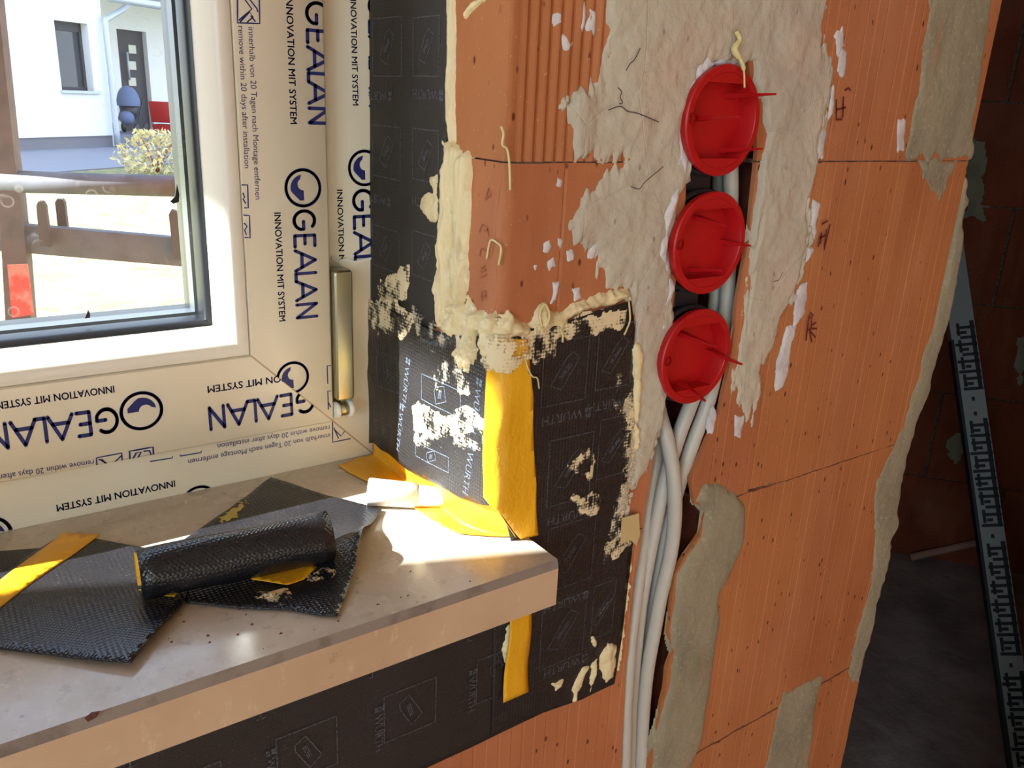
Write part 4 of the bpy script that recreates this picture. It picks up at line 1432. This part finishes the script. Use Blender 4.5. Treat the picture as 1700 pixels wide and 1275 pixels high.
def roll_sheet(name, a0, a1, r0, r1, t0, t1, mat, n=46, m=14, thick=.0009, tail=0.0):
    V, F = [], []
    for j in range(m + 1):
        t = t0 + (t1 - t0) * j / m
        for side in (0, 1):
            for k in range(n + 1):
                a = math.radians(a0 + (a1 - a0) * k / n)
                r = r0 + (r1 - r0) * k / n + side * thick + .0003 * math.sin(3 * a + t * 9)
                r *= 1 + .10 * (t - .5)
                V.append(e0 + ax * Lr * t + sd * r * math.cos(a) + upv * (r * math.sin(a)))
    w = n + 1
    for j in range(m):
        for k in range(n):
            b0, b1 = j * 2 * w + k, (j + 1) * 2 * w + k
            F.append((b0, b0 + 1, b1 + 1, b1))
            F.append((b0 + w, b1 + w, b1 + w + 1, b0 + w + 1))
        for k in (0, n):
            b0, b1 = j * 2 * w + k, (j + 1) * 2 * w + k
            F.append((b0, b1, b1 + w, b0 + w))
    for j in (0, m):
        for k in range(n):
            b0 = j * 2 * w + k
            F.append((b0, b0 + w, b0 + w + 1, b0 + 1))
    o = make(name, V, F, mat, roll, True)
    bm = bmesh.new()
    bm.from_mesh(o.data)
    bmesh.ops.recalc_face_normals(bm, faces=bm.faces)
    bm.to_mesh(o.data)
    bm.free()
    return o


roll_sheet('membrane_sheet', -60, 300, .0140, .0108, 0, 1, M['membrane_gloss'])
roll_sheet('backing_paper', 20, 250, .0122, .0100, -.012, .97, M['yellow'], thick=.0004)
slab('backing_paper', sil([(231, 992), (268, 985), (312, 978), (291, 1003), (250, 1000)]), m_sill, .0050, .0046, M['yellow'], roll, cell=.006)
slab('backing_paper', sil([(376, 958), (420, 948), (490, 938), (526, 953), (505, 970), (478, 980), (420, 976)]), m_sill, lambda u, v: .0046 + .0012 * np.sin(u * 120), lambda u, v: .0042 + .0012 * np.sin(u * 120), M['yellow'], roll, cell=.004, smooth=True)

noz = empty('sealant_nozzle')
tag(noz, 'white plastic sealant nozzle lying in the sun at the sill corner', 'nozzle')
n0 = hit(611, 816, 2, Z_SILL + .0095)
n1 = hit(800, 832, 2, Z_SILL + .0045)
dn = (n1 - n0) / np.linalg.norm(n1 - n0)
Ln = np.linalg.norm(n1 - n0)
tube('nozzle_base', [n0, n0 + dn * .0008, n0 + dn * Ln * .42, n0 + dn * (Ln * .42 + .0006)], [.0088, .0092, .0086, .0074], M['white_plastic'], noz, 26)
tube('nozzle_cone', [n0 + dn * Ln * .42, n0 + dn * Ln * .7, n0 + dn * Ln * .995, n0 + dn * Ln], [.0076, .0058, .0036, .0026], M['white_plastic'], noz, 22)

tang = empty('paper_strip')
tag(tang, 'crumpled yellow backing paper between the reveal flap and the stone sill', 'paper strip')
def fold(u, v, h):
    """paper hanging down the reveal (v > 0) and turning out over the sill (v < 0)"""
    k = np.clip(v, 0, 1)
    c = -.0012 + .020 * np.clip((u + .035) / .035, 0, 1) ** 2 * np.clip(1 - k / .03, 0, 1)     # tucks into the notch of the corner brick
    return np.stack([np.where(v > 0, c - h, c + v), -u, Z_SILL + .0006 + k + np.where(v > 0, 0, h)], -1)


slab('backing_paper', [(-.158, .030), (-.10, .030), (-.0, .030), (.004, .022), (.004, .0), (-.02, -.012), (-.06, -.016), (-.10, -.022), (-.135, -.030), (-.152, -.032), (-.158, -.012)], fold, lambda u, v: .0006 + .0012 * np.abs(fbm(u * 50, v * 50, 5, 2)), lambda u, v: .0002 + .0012 * np.abs(fbm(u * 50, v * 50, 5, 2)), M['yellow'], tang, cell=.004, smooth=True)
slab('crumpled_paper', rag(sil([(738, 836), (770, 826), (800, 831), (834, 838), (848, 866), (838, 880), (806, 868), (780, 862), (752, 852)]), .0006, .006, 8), m_sill, lambda u, v: .0035 + .008 * np.abs(fbm(u * 70, v * 70, 12, 3)), lambda u, v: .0030 + .008 * np.abs(fbm(u * 70, v * 70, 12, 3)), M['yellow'], tang, cell=.0025)
crumbs = []
for k in range(90):
    p = (rng.uniform(250, 900), rng.uniform(940, 1080))
    h_ = hit(p[0], p[1], 2, Z_SILL)
    if -.36 < h_[0] < .022 and SY0 + .006 < h_[1] < .15:
        crumbs.append((h_[0], h_[1], rng.uniform(.0003, .0010)))
V, F = [], []
for (x, y, r) in crumbs:
    n = len(V)
    V += [(x + r * math.cos(a) * rng.uniform(.6, 1.2), y + r * math.sin(a) * rng.uniform(.6, 1.2), Z_SILL + .0001) for a in (0, 1.5, 3.1, 4.6)] + [(x, y, Z_SILL + r)]
    F += [(n + i, n + (i + 1) % 4, n + 4) for i in range(4)]
o = make('brick_crumbs', V, F, M['chase'])
tag(o, 'fine crumbs of brick scattered on the stone sill', 'crumbs', kind='stuff')

# ------------------------------------------------------------------ the rooms
Z_FLOOR = -1.20
_m = Mat('concrete_floor', rgb(178, 158, 150), .8)
_m.mix(_m.ramp(_m.noise(5, 5), .4, .7), rgb(126, 104, 94))
_m.mix(_m.ramp(_m.noise(24, 5, (1, 1, 1), .7), .62, .72, 0, .6), rgb(80, 60, 54))
_m.mix(_m.ramp(_m.noise(14, 4, (1.6, .5, 1)), .62, .74, 0, .5), rgb(178, 164, 156))
_m.bump(_m.noise(18, 5), .5, .01)
room_plan = [(-2.4, -2.7), (4.4, -2.7), (4.4, 1.75), (1.66, 1.75), (.474, .361), (-2.4, .361)]
m_plan = lambda u, v, h: np.stack([u, v, h + 0 * u], -1)
o = slab('floor', room_plan, m_plan, Z_FLOOR, Z_FLOOR - .1, _m.m)
tag(o, 'dusty concrete floor of the dark room behind the wall end', 'floor', kind='structure')
o = slab('ceiling', room_plan, m_plan, 1.4, 1.3, M['plaster'])
tag(o, 'plain ceiling above the room', 'ceiling', kind='structure')
o = box('wall_back', -2.4, .7, -2.7, -2.5, -1.2, 1.3, M['plaster'])
tag(o, 'wall behind the photographer', 'wall', kind='structure')
o = multi_box('wall_left', [(-2.4, -2.3, -2.7, -2.42, -1.2, 1.3), (-2.4, -2.3, -1.08, 0, -1.2, 1.3), (-2.4, -2.3, -2.42, -1.08, -1.2, -.32), (-2.4, -2.3, -2.42, -1.08, 1.02, 1.3)], M['plaster'])
tag(o, 'left wall of the room with an opening added for the fill lamp', 'wall', kind='structure')
o = box('shade_partition', .62, .72, -2.7, -.155, -1.2, 1.3, M['brick_b'])  # out of view, added to block light from the back room
tag(o, 'unseen partition added on the right to keep the back room dark', 'wall', kind='structure')
o = slab('wall_side', [(.474, .362), (.50, .362), (1.70, 1.76), (1.63, 1.76)], m_plan, 1.3, -1.2, M['brick_b'])
tag(o, 'partition running back from the free wall end', 'wall', kind='structure')

# far brick wall of the dark room: stands at a slant to the window wall
pa = hit(1480, 917, 2, Z_FLOOR)
pb = hit(1700, 955, 2, Z_FLOOR)
hd = (pb - pa) / np.linalg.norm(pb - pa)
nd = np.array([hd[1], -hd[0], 0.0])
if np.dot(nd, CAM - pa) < 0:
    nd = -nd
wall_far = empty('wall_far')
tag(wall_far, 'dark brick wall at the back of the unlit room', 'wall', kind='structure')
BH = .249
proto_me = None


def far_brick(u0, u1, v0, v1, mat):
    g = .004
    V = []
    for d in (0.0, -.12):
        for (u, v) in ((u0 + g, v0 + g * .6), (u1 - g, v0 + g * .6), (u1 - g, v1 - g * .6), (u0 + g, v1 - g * .6)):
            V.append(pa + hd * u + nd * (d + rng.uniform(-.001, .001)) + np.array([0, 0, v]))
    make('brick', V, [(0, 1, 2, 3), (7, 6, 5, 4), (1, 0, 4, 5), (2, 1, 5, 6), (3, 2, 6, 7), (0, 3, 7, 4)], mat, wall_far)


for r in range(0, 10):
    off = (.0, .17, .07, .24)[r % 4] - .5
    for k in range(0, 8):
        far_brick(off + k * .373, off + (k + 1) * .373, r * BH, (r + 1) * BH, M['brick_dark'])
q0, q1 = pa - hd * 1.1, pa + hd * 3.2
V = [q0 - nd * .006, q1 - nd * .006, q1 - nd * .006 + np.array([0, 0, 2.5]), q0 - nd * .006 + np.array([0, 0, 2.5])]
V += [v - nd * .15 for v in V]
make('mortar_bed', V, [(0, 1, 2, 3), (7, 6, 5, 4), (1, 0, 4, 5), (2, 1, 5, 6), (3, 2, 6, 7), (0, 3, 7, 4)], M['joint'], wall_far)
m_far = lambda u, v, h: np.array([pa + hd * a + nd * b + np.array([0, 0, c]) for a, c, b in zip(np.ravel(u), np.ravel(v), np.ravel(h))])
for i, q in enumerate(([(1604, 230), (1640, 232), (1632, 365), (1600, 362)], [(1690, 560), (1700, 560), (1700, 650), (1688, 640)], [(1572, 730), (1600, 715), (1610, 750), (1588, 768), (1570, 755)])):
    uv = []
    for a, b in q:
        h_ = hit_plane(a, b, pa, nd)
        uv.append((float(np.dot(h_ - pa, hd)), float(h_[2] - pa[2])))
    patch('mortar_patch', [uv], m_far, .004, M['mortar'], wall_far, res=.006, edge=.01, ragged=.008, fu=40, fv=30, bump=.002, seed=90 + i, drop=.004)
o = box('wall_end', 4.2, 4.4, -2.7, 1.75, -1.2, 1.3, M['brick_b'])
tag(o, 'right end wall of the dark room', 'wall', kind='structure')
o = box('wall_end', .7, 4.2, -2.7, -2.5, -1.2, 1.3, M['brick_b'])
tag(o, 'rear wall of the dark room', 'wall', kind='structure')

# levelling staff leaning in the dark room
st = empty('levelling_staff')
tag(st, 'black and white levelling staff leaning in the dark room', 'levelling staff')
s_bot = hit(1706, 1330, 2, Z_FLOOR)
dtop = ray(1578, 420)
s_top = CAM + dtop * (2.02 / np.linalg.norm(dtop)) * 1.0
sv = s_top - s_bot
SL = np.linalg.norm(sv) * 1.25
sv = sv / np.linalg.norm(sv)
mid = s_bot + sv * SL * .5
view = CAM - mid
sn = view - sv * np.dot(view, sv)
sn /= np.linalg.norm(sn)
sw = np.cross(sv, sn)
if np.dot(sw, ROT[:, 0]) < 0:
    sw = -sw
ang_ = math.radians(14)
sn, sw = sn * math.cos(ang_) - sw * math.sin(ang_) * -1, sw * math.cos(ang_) - sn * math.sin(ang_)
HWID = .0235


def staff_box(name, w0, w1, d0, d1, l0, l1, mat, parent):
    V = [s_bot + sv * l + sw * w + sn * d for l in (l0, l1) for (w, d) in ((w0, d0), (w1, d0), (w1, d1), (w0, d1))]
    return make(name, V, [(3, 2, 1, 0), (4, 5, 6, 7), (0, 1, 5, 4), (1, 2, 6, 5), (2, 3, 7, 6), (3, 0, 4, 7)], mat, parent)


M['staff_white'] = Mat('staff_white', rgb(150, 150, 146), .4).m
M['staff_black'] = Mat('staff_black', rgb(22, 22, 26), .5).m
body = staff_box('staff_body', -HWID, HWID, -.012, .012, 0, SL, M['staff_white'], st)
staff_box('staff_edge', -HWID - .0015, -HWID + .004, -.0125, .0125, 0, SL * .66, M['staff_black'], st)
Vm, Fm = [], []
top_l = np.linalg.norm(s_top - s_bot)


def mark(w0, w1, l0, l1):
    n = len(Vm)
    for l, w in ((l0, w0), (l0, w1), (l1, w1), (l1, w0)):
        Vm.append(s_bot + sv * l + sw * w + sn * .0124)
    Fm.append((n, n + 1, n + 2, n + 3))


l = .02
rs = random.Random(5)
while l < top_l - .17:
    phase = int(l / .05)
    if phase % 5 == 4:
        mark(-.002, .004, l + .008, l + .016)
        l += .03
        continue
    for k in range(3):
        a = rs.uniform(-HWID + .005, -.004)
        mark(a, HWID - .001 if k != 1 else .006, l, l + .006)
        l += .0105
    mark(HWID - .010, HWID - .002, l - .03, l + .006)
    mark(-.012, -.006, l - .024, l + .002)
    l += .004
mk = make('scale_print', Vm, Fm, M['staff_black'], body)
mk['kind'] = 'stuff'
_lw = Mat('bare_wood', rgb(190, 140, 120), .8).m
lath = empty('wooden_lath')
tag(lath, 'thin wooden lath lying on the dark room floor by the wall', 'lath')
a_, b_ = hit(1512, 925, 2, Z_FLOOR + .01), hit(1640, 897, 2, Z_FLOOR + .09)
tube('lath_body', [a_, (a_ + b_) / 2, b_], .011, _lw, lath, 6)

# ------------------------------------------------------------------ outside
Z_OUT = -1.30
_m = Mat('sunlit_lawn', rgb(124, 126, 78), .9)
_m.mix(_m.ramp(_m.noise(1.6, 5, rough=.7), .42, .6), rgb(160, 150, 108))
_m.mix(_m.ramp(_m.noise(5, 6, rough=.75), .50, .62, 0, .85), rgb(76, 98, 40))
_m.bump(_m.noise(40, 4), .6, .03)
o = make('lawn', [(-30, .42, Z_OUT), (30, .42, Z_OUT), (30, 60, Z_OUT), (-30, 60, Z_OUT)], [(0, 1, 2, 3)], _m.m)
tag(o, 'patchy sunlit lawn outside the window', 'lawn', kind='structure')

# neighbour's house, in its own slanted axes: h along the facade, n towards us
hp0 = hit(190, 245, 2, Z_OUT)
hh = np.array([.823, .568, 0.0])
hn = np.array([hh[1], -hh[0], 0.0])
if np.dot(hn, CAM - hp0) < 0:
    hn = -hn


def hpt(px, py, d=0.0):
    """photograph point -> (along, height) on the facade plane set d towards us"""
    q = hit_plane(px, py, hp0 + hn * d, hn)
    return float(np.dot(q - hp0, hh)), float(q[2] - Z_OUT)


def hmap(d0):
    return lambda u, v, h: np.stack([hp0[0] + hh[0] * u + hn[0] * (d0 + h), hp0[1] + hh[1] * u + hn[1] * (d0 + h), Z_OUT + v], -1)


M['render_white'] = Mat('white_render', rgb(238, 238, 236), .9).m
M['plinth'] = Mat('grey_plinth', rgb(112, 112, 120), .9).m
M['anthracite'] = Mat('anthracite_door', rgb(64, 62, 68), .6).m
M['paving'] = Mat('grey_paving', rgb(120, 122, 134), .9).m
M['pipe'] = Mat('zinc_pipe', rgb(190, 196, 204), .45, .4).m
M['dark_glass'] = Mat('dark_window_glass', rgb(46, 50, 58), .08, spec=.8).m
M['lamp_pane'] = Mat('door_pane', rgb(206, 206, 190), .3).m
house = empty('neighbour_house')
tag(house, 'white rendered house with grey plinth, seen through the window glass', 'house')
xr = hpt(189, 230)[0]
xl = hpt(-160, 230)[0] - 3
ytop = 7.0
wa, wb = hpt(90, 40)[0], hpt(145, 40)[0]
wz1, wz0 = hpt(115, 36)[1], hpt(118, 150)[1]
pz = hpt(110, 227)[1]
for nm, r in (('facade_wall', (xl, wa, pz, ytop)), ('facade_wall', (wb, xr, pz, ytop)), ('facade_wall', (wa, wb, pz, wz0)), ('facade_wall', (wa, wb, wz1, ytop))):
    slab(nm, [(r[0], r[2]), (r[1], r[2]), (r[1], r[3]), (r[0], r[3])], hmap(0), 0.0, -.35, M['render_white'], house)
slab('plinth', [(xl, 0), (xr, 0), (xr, pz), (xl, pz)], hmap(0), -.03, -.35, M['plinth'], house)
slab('house_window', [(wa, wz0), (wb, wz0), (wb, wz1), (wa, wz1)], hmap(-.2), .0, -.05, M['dark_glass'], house)
fw = .06
for r in ((wa, wa + fw, wz0, wz1), (wb - fw, wb, wz0, wz1), (wa, wb, wz1 - .16, wz1), (wa, wb, wz0, wz0 + fw)):
    slab('window_frame', [(r[0], r[2]), (r[1], r[2]), (r[1], r[3]), (r[0], r[3])], hmap(-.19), .02, -.02, M['anthracite'], house)
slab('outer_sill', [(wa - .04, wz0 - .05), (wb + .1, wz0 - .05), (wb + .1, wz0), (wa - .04, wz0)], hmap(0), .06, -.2, M['pipe'], house)
# recessed entrance
rec = -1.5
dx0, dx1 = hpt(200, 120, rec)[0], hpt(248, 120, rec)[0]
dz1, dz0 = hpt(215, 50, rec)[1], 0.10
rx1 = hpt(330, 120, rec)[0]
for r in ((xr - .4, dx0, 0, ytop), (dx1, rx1 + 3, 0, ytop), (dx0, dx1, dz1, ytop)):
    slab('entrance_wall', [(r[0], r[2]), (r[1], r[2]), (r[1], r[3]), (r[0], r[3])], hmap(rec), 0.0, -.3, M['render_white'], house)
slab('return_wall', [(xr - .01, 0), (xr, 0), (xr, ytop), (xr - .01, ytop)], hmap(0), -.002, rec, M['render_white'], house)
slab('front_door', [(dx0, dz0), (dx1, dz0), (dx1, dz1), (dx0, dz1)], hmap(rec), -.12, -.2, M['anthracite'], house)
for (py) in (82, 109, 136):
    a_, b_ = hpt(219, py - 8, rec)[0], hpt(231, py - 8, rec)[0]
    z_ = hpt(225, py, rec)[1]
    slab('door_pane', [(a_, z_ - .09), (b_, z_ - .09), (b_, z_ + .09), (a_, z_ + .09)], hmap(rec), -.10, -.13, M['lamp_pane'], house)
g_ = hpt(216, 110, rec)
q = hmap(rec)(np.array([g_[0], g_[0]]), np.array([g_[1] - .3, g_[1] + .3]), np.array([-.05, -.05]))
tube('door_handle', [q[0], q[1]], .025, M['pipe'], house, 8)
slab('canopy', [(xr - .05, dz1 + .55), (rx1 + 3, dz1 + .55), (rx1 + 3, dz1 + .85), (xr - .05, dz1 + .85)], hmap(.35), .0, -1.9, M['render_white'], house)
pp = [hpt(213, -4, .15), hpt(209, 12, .15), (hpt(180, 30, .15)), hpt(175, 42, .15), hpt(180, 120, .1), hpt(193, 243, .1)]
tube('downpipe', catmull([hmap(.15)(np.array([a]), np.array([b]), np.array([0.]))[0] for a, b in pp], 5), .055, M['pipe'], house, 12)
gz = hpt(240, 6, .4)
qa = hmap(.45)(np.array([xr - .2, rx1 + 3]), np.array([gz[1], gz[1] - .02]), np.array([0., 0.]))
tube('gutter', [qa[0], qa[1]], .07, M['pipe'], house, 10)
slab('entrance_paving', [(xl, -.02), (rx1 + 4, -.02), (rx1 + 4, 4.9), (xl, 4.9)], lambda u, v, h: np.stack([hp0[0] + hh[0] * u + hn[0] * (v - 1.6), hp0[1] + hh[1] * u + hn[1] * (v - 1.6), Z_OUT + h], -1), .02, -.1, M['paving'], house)
kq = [hpt(x, y) for x, y in ((-30, 274), (200, 247))]

# pushchair and red bin by the door
pc = empty('pushchair')
tag(pc, 'pushchair with a blue-grey hood in front of the neighbour\'s door', 'pushchair')
step_z = hpt(218, 221, -.7)[1]
slab('entrance_step', [(xr + .02, 0), (rx1 + 3, 0), (rx1 + 3, step_z - .004), (xr + .02, step_z - .004)], hmap(-.15), 0.0, -1.34, M['paving'], house)
cpos = hit_plane(218, 221, hp0 + hn * -.7, hn)
S_ = .0114          # metres per photograph pixel at that distance
right = np.array(ROT[:, 0])
right[2] = 0
right /= np.linalg.norm(right)
toward = np.array([right[1], -right[0], 0])
if np.dot(toward, CAM - cpos) < 0:
    toward = -toward
M['hood'] = Mat('blue_grey_fabric', rgb(104, 118, 150), .9).m
M['frame_dark'] = Mat('dark_frame', rgb(44, 46, 54), .5).m


def lump_mesh(name, c, rx, ry, rz, mat, parent, z_lo=-1.0, seed=0):
    V, F = [], []
    n, m = 14, 9
    for j in range(m + 1):
        f = z_lo + (1 - z_lo) * j / m
        rr = math.sqrt(max(0.0, 1 - f * f)) if f > -1 else 0
        for k in range(n):
            a = 2 * math.pi * k / n
            V.append(c + right * rx * rr * math.cos(a) + toward * ry * rr * math.sin(a) + np.array([0, 0, rz * f]))
    for j in range(m):
        for k in range(n):
            F.append((j * n + k, j * n + (k + 1) % n, (j + 1) * n + (k + 1) % n, (j + 1) * n + k))
    return make(name, V, F, mat, parent, True)


up3 = np.array([0, 0, 1.0])
lump_mesh('hood', cpos + up3 * .62, .23, .25, .36, M['hood'], pc, -.15)
V, F = tube_mesh([cpos + up3 * .58, cpos + up3 * .30 + toward * .05], [.20, .15], 12)
make('seat', V, F, M['frame_dark'], pc, True)
lump_mesh('footmuff', cpos + up3 * .32 + toward * .14, .15, .18, .16, M['hood'], pc)
for s in (-1, 1):
    tube('frame_leg', [cpos + up3 * .75 + right * s * .2 - toward * .3, cpos + up3 * .12 + right * s * .22 + toward * .2], .018, M['frame_dark'], pc, 6)
    for t in (-.22, .25):
        V, F = tube_mesh([cpos + up3 * .11 + right * (s * .24 - .02) + toward * t, cpos + up3 * .11 + right * (s * .24 + .02) + toward * t], .11, 14)
        make('wheel', V, F, M['frame_dark'], pc, True)
rb = empty('red_crate')
tag(rb, 'red plastic crate stack beside the pushchair at the neighbour\'s entrance', 'crate')
rpos = hit_plane(276, 220, hp0 + hn * -.75, hn)
rpos[2] = Z_OUT + step_z
for nm, z0_, z1_, w_ in (('lower_crate', 0.0, .17, .24), ('upper_crate', .21, .66, .27)):
    V = [rpos + right * a * w_ * (1.0 if z_ == z1_ else .88) + toward * b * w_ * .8 + up3 * z_ for z_ in (z0_, z1_) for a, b in ((-1, -1), (1, -1), (1, 1), (-1, 1))]
    bev(make(nm, V, [(3, 2, 1, 0), (4, 5, 6, 7), (0, 1, 5, 4), (1, 2, 6, 5), (2, 3, 7, 6), (3, 0, 4, 7)], M['red'], rb), .02, 2)

# pale dry bush
bush = empty('dry_shrub')
tag(bush, 'pale dry shrub in front of the neighbour\'s paving', 'shrub')
bc = hit(262, 288, 2, Z_OUT)
rb2 = random.Random(3)
V, F = [], []
for k in range(900):
    a, r_, z_ = rb2.uniform(0, 6.283), rb2.random() ** .5, rb2.random()
    w_ = .62 * math.sin(min(1, z_ * .9 + .25) * 2.6)
    p = bc + right * math.cos(a) * r_ * w_ + toward * math.sin(a) * r_ * w_ + up3 * (z_ * .62)
    d1 = np.array([rb2.gauss(0, 1), rb2.gauss(0, 1), rb2.gauss(.5, 1)])
    d1 /= np.linalg.norm(d1)
    d2 = np.cross(d1, (rb2.gauss(0, 1), rb2.gauss(0, 1), rb2.gauss(0, 1)))
    d2 /= np.linalg.norm(d2) + 1e-6
    s_ = rb2.uniform(.03, .06)
    n = len(V)
    V += [p - d1 * s_, p + d2 * s_ * .35, p + d1 * s_, p - d2 * s_ * .35]
    F.append((n, n + 1, n + 2, n + 3))
o = make('foliage', V, F, Mat('pale_leaves', rgb(206, 190, 140), .8).m, bush)
o['kind'] = 'stuff'
for k in range(7):
    a = k * .9
    tube('twig', [bc + up3 * .0, bc + right * math.cos(a) * .15 + toward * math.sin(a) * .15 + up3 * .3, bc + right * math.cos(a) * .3 + toward * math.sin(a) * .3 + up3 * .52], [.012, .008, .004], M['brick_mark'], bush, 5)

# site barrier close to the window: post, pipe rail, plank and short pickets
_m = Mat('weathered_rail', rgb(88, 92, 102), .75)
_m.mix(_m.ramp(_m.noise(14, 5, (1, 1, 1)), .45, .7), rgb(74, 74, 78))
_m.mix(_m.ramp(_m.noise(40, 4), .62, .72, 0, .6), rgb(112, 112, 118))
M['rail'] = _m.m
_m = Mat('brown_post', rgb(86, 74, 72), .8)
_m.mix(_m.ramp(_m.noise(20, 5), .45, .7), rgb(70, 60, 58))
M['post'] = _m.m
_m = Mat('flaking_red_paint', rgb(196, 66, 54), .7)
_m.mix(_m.ramp(_m.noise(24, 4), .5, .62, 0, .8), rgb(180, 130, 120))
M['red_paint'] = _m.m
_m = Mat('picket_wood', rgb(70, 62, 54), .85)
_m.mix(_m.ramp(_m.noise(30, 4, (1, 1, .2)), .4, .7), rgb(56, 50, 44))
M['picket'] = _m.m
bp = CAM + ray(150, 400) * (2.4 / F_PX)
bd = np.array([.951, -.309, 0.0])
bn = np.array([bd[1], -bd[0], 0.0])
if np.dot(bn, CAM - bp) < 0:
    bn = -bn


def bpt(px, py, d=0.0):
    return hit_plane(px, py, bp + bn * d, bn)


bar = empty('site_barrier')
tag(bar, 'weathered timber barrier with pipe rail and red-painted post outside the glass', 'barrier')


def bquad(name, pts, th, mat, d=0.0, parent=None, bevel=0.0):
    P = [bpt(a, b, d) for a, b in pts]
    n = len(P)
    V = P + [p - bn * th for p in P]
    F = [tuple(range(n)), tuple(range(2 * n - 1, n - 1, -1))] + [(i, i + n, (i + 1) % n + n, (i + 1) % n) for i in range(n)]
    o = make(name, V, F, mat, parent or bar)
    bm = bmesh.new()
    bm.from_mesh(o.data)
    bmesh.ops.recalc_face_normals(bm, faces=bm.faces)
    bm.to_mesh(o.data)
    bm.free()
    if bevel:
        bev(o, bevel, 2)
    return o


post_o = bquad('post', [(-22, -60), (-10, -60), (24, 260), (34, 330), (44, 430), (54, 560), (66, 760), (18, 760), (8, 520), (-4, 300)], .07, M['post'], 0.0)
bquad('paint_mark', [(12, 440), (46, 438), (56, 522), (20, 528)], .004, M['red_paint'], .003)
ra, rb_ = bpt(-60, 299, -.02), bpt(420, 313, -.02)
tube('pipe_rail', [ra, rb_], .030, M['rail'], bar, 20)
bquad('plank', [(-60, 366), (340, 399), (340, 446), (-60, 412)], .045, M['rail'], -.02, bevel=.003)
for q in ([(60, 342), (63, 335), (70, 335), (75, 342), (82, 396), (84, 410), (66, 408)], [(280, 356), (284, 349), (291, 350), (296, 357), (303, 432), (288, 430)]):
    bquad('picket', q, .03, M['picket'], .02)
bquad('picket', [(91, 336), (95, 330), (103, 331), (107, 337), (113, 390), (97, 388)], .03, M['picket'], -.075)

# unseen slab added above the window to keep the sun off the upper reveal
o = box('sun_block_slab', -2.075, 1.2, .42, 1.1, 1.5, 1.68, M['render_white'])
tag(o, 'unseen sun-blocking slab added above the window', 'light blocker', kind='structure')
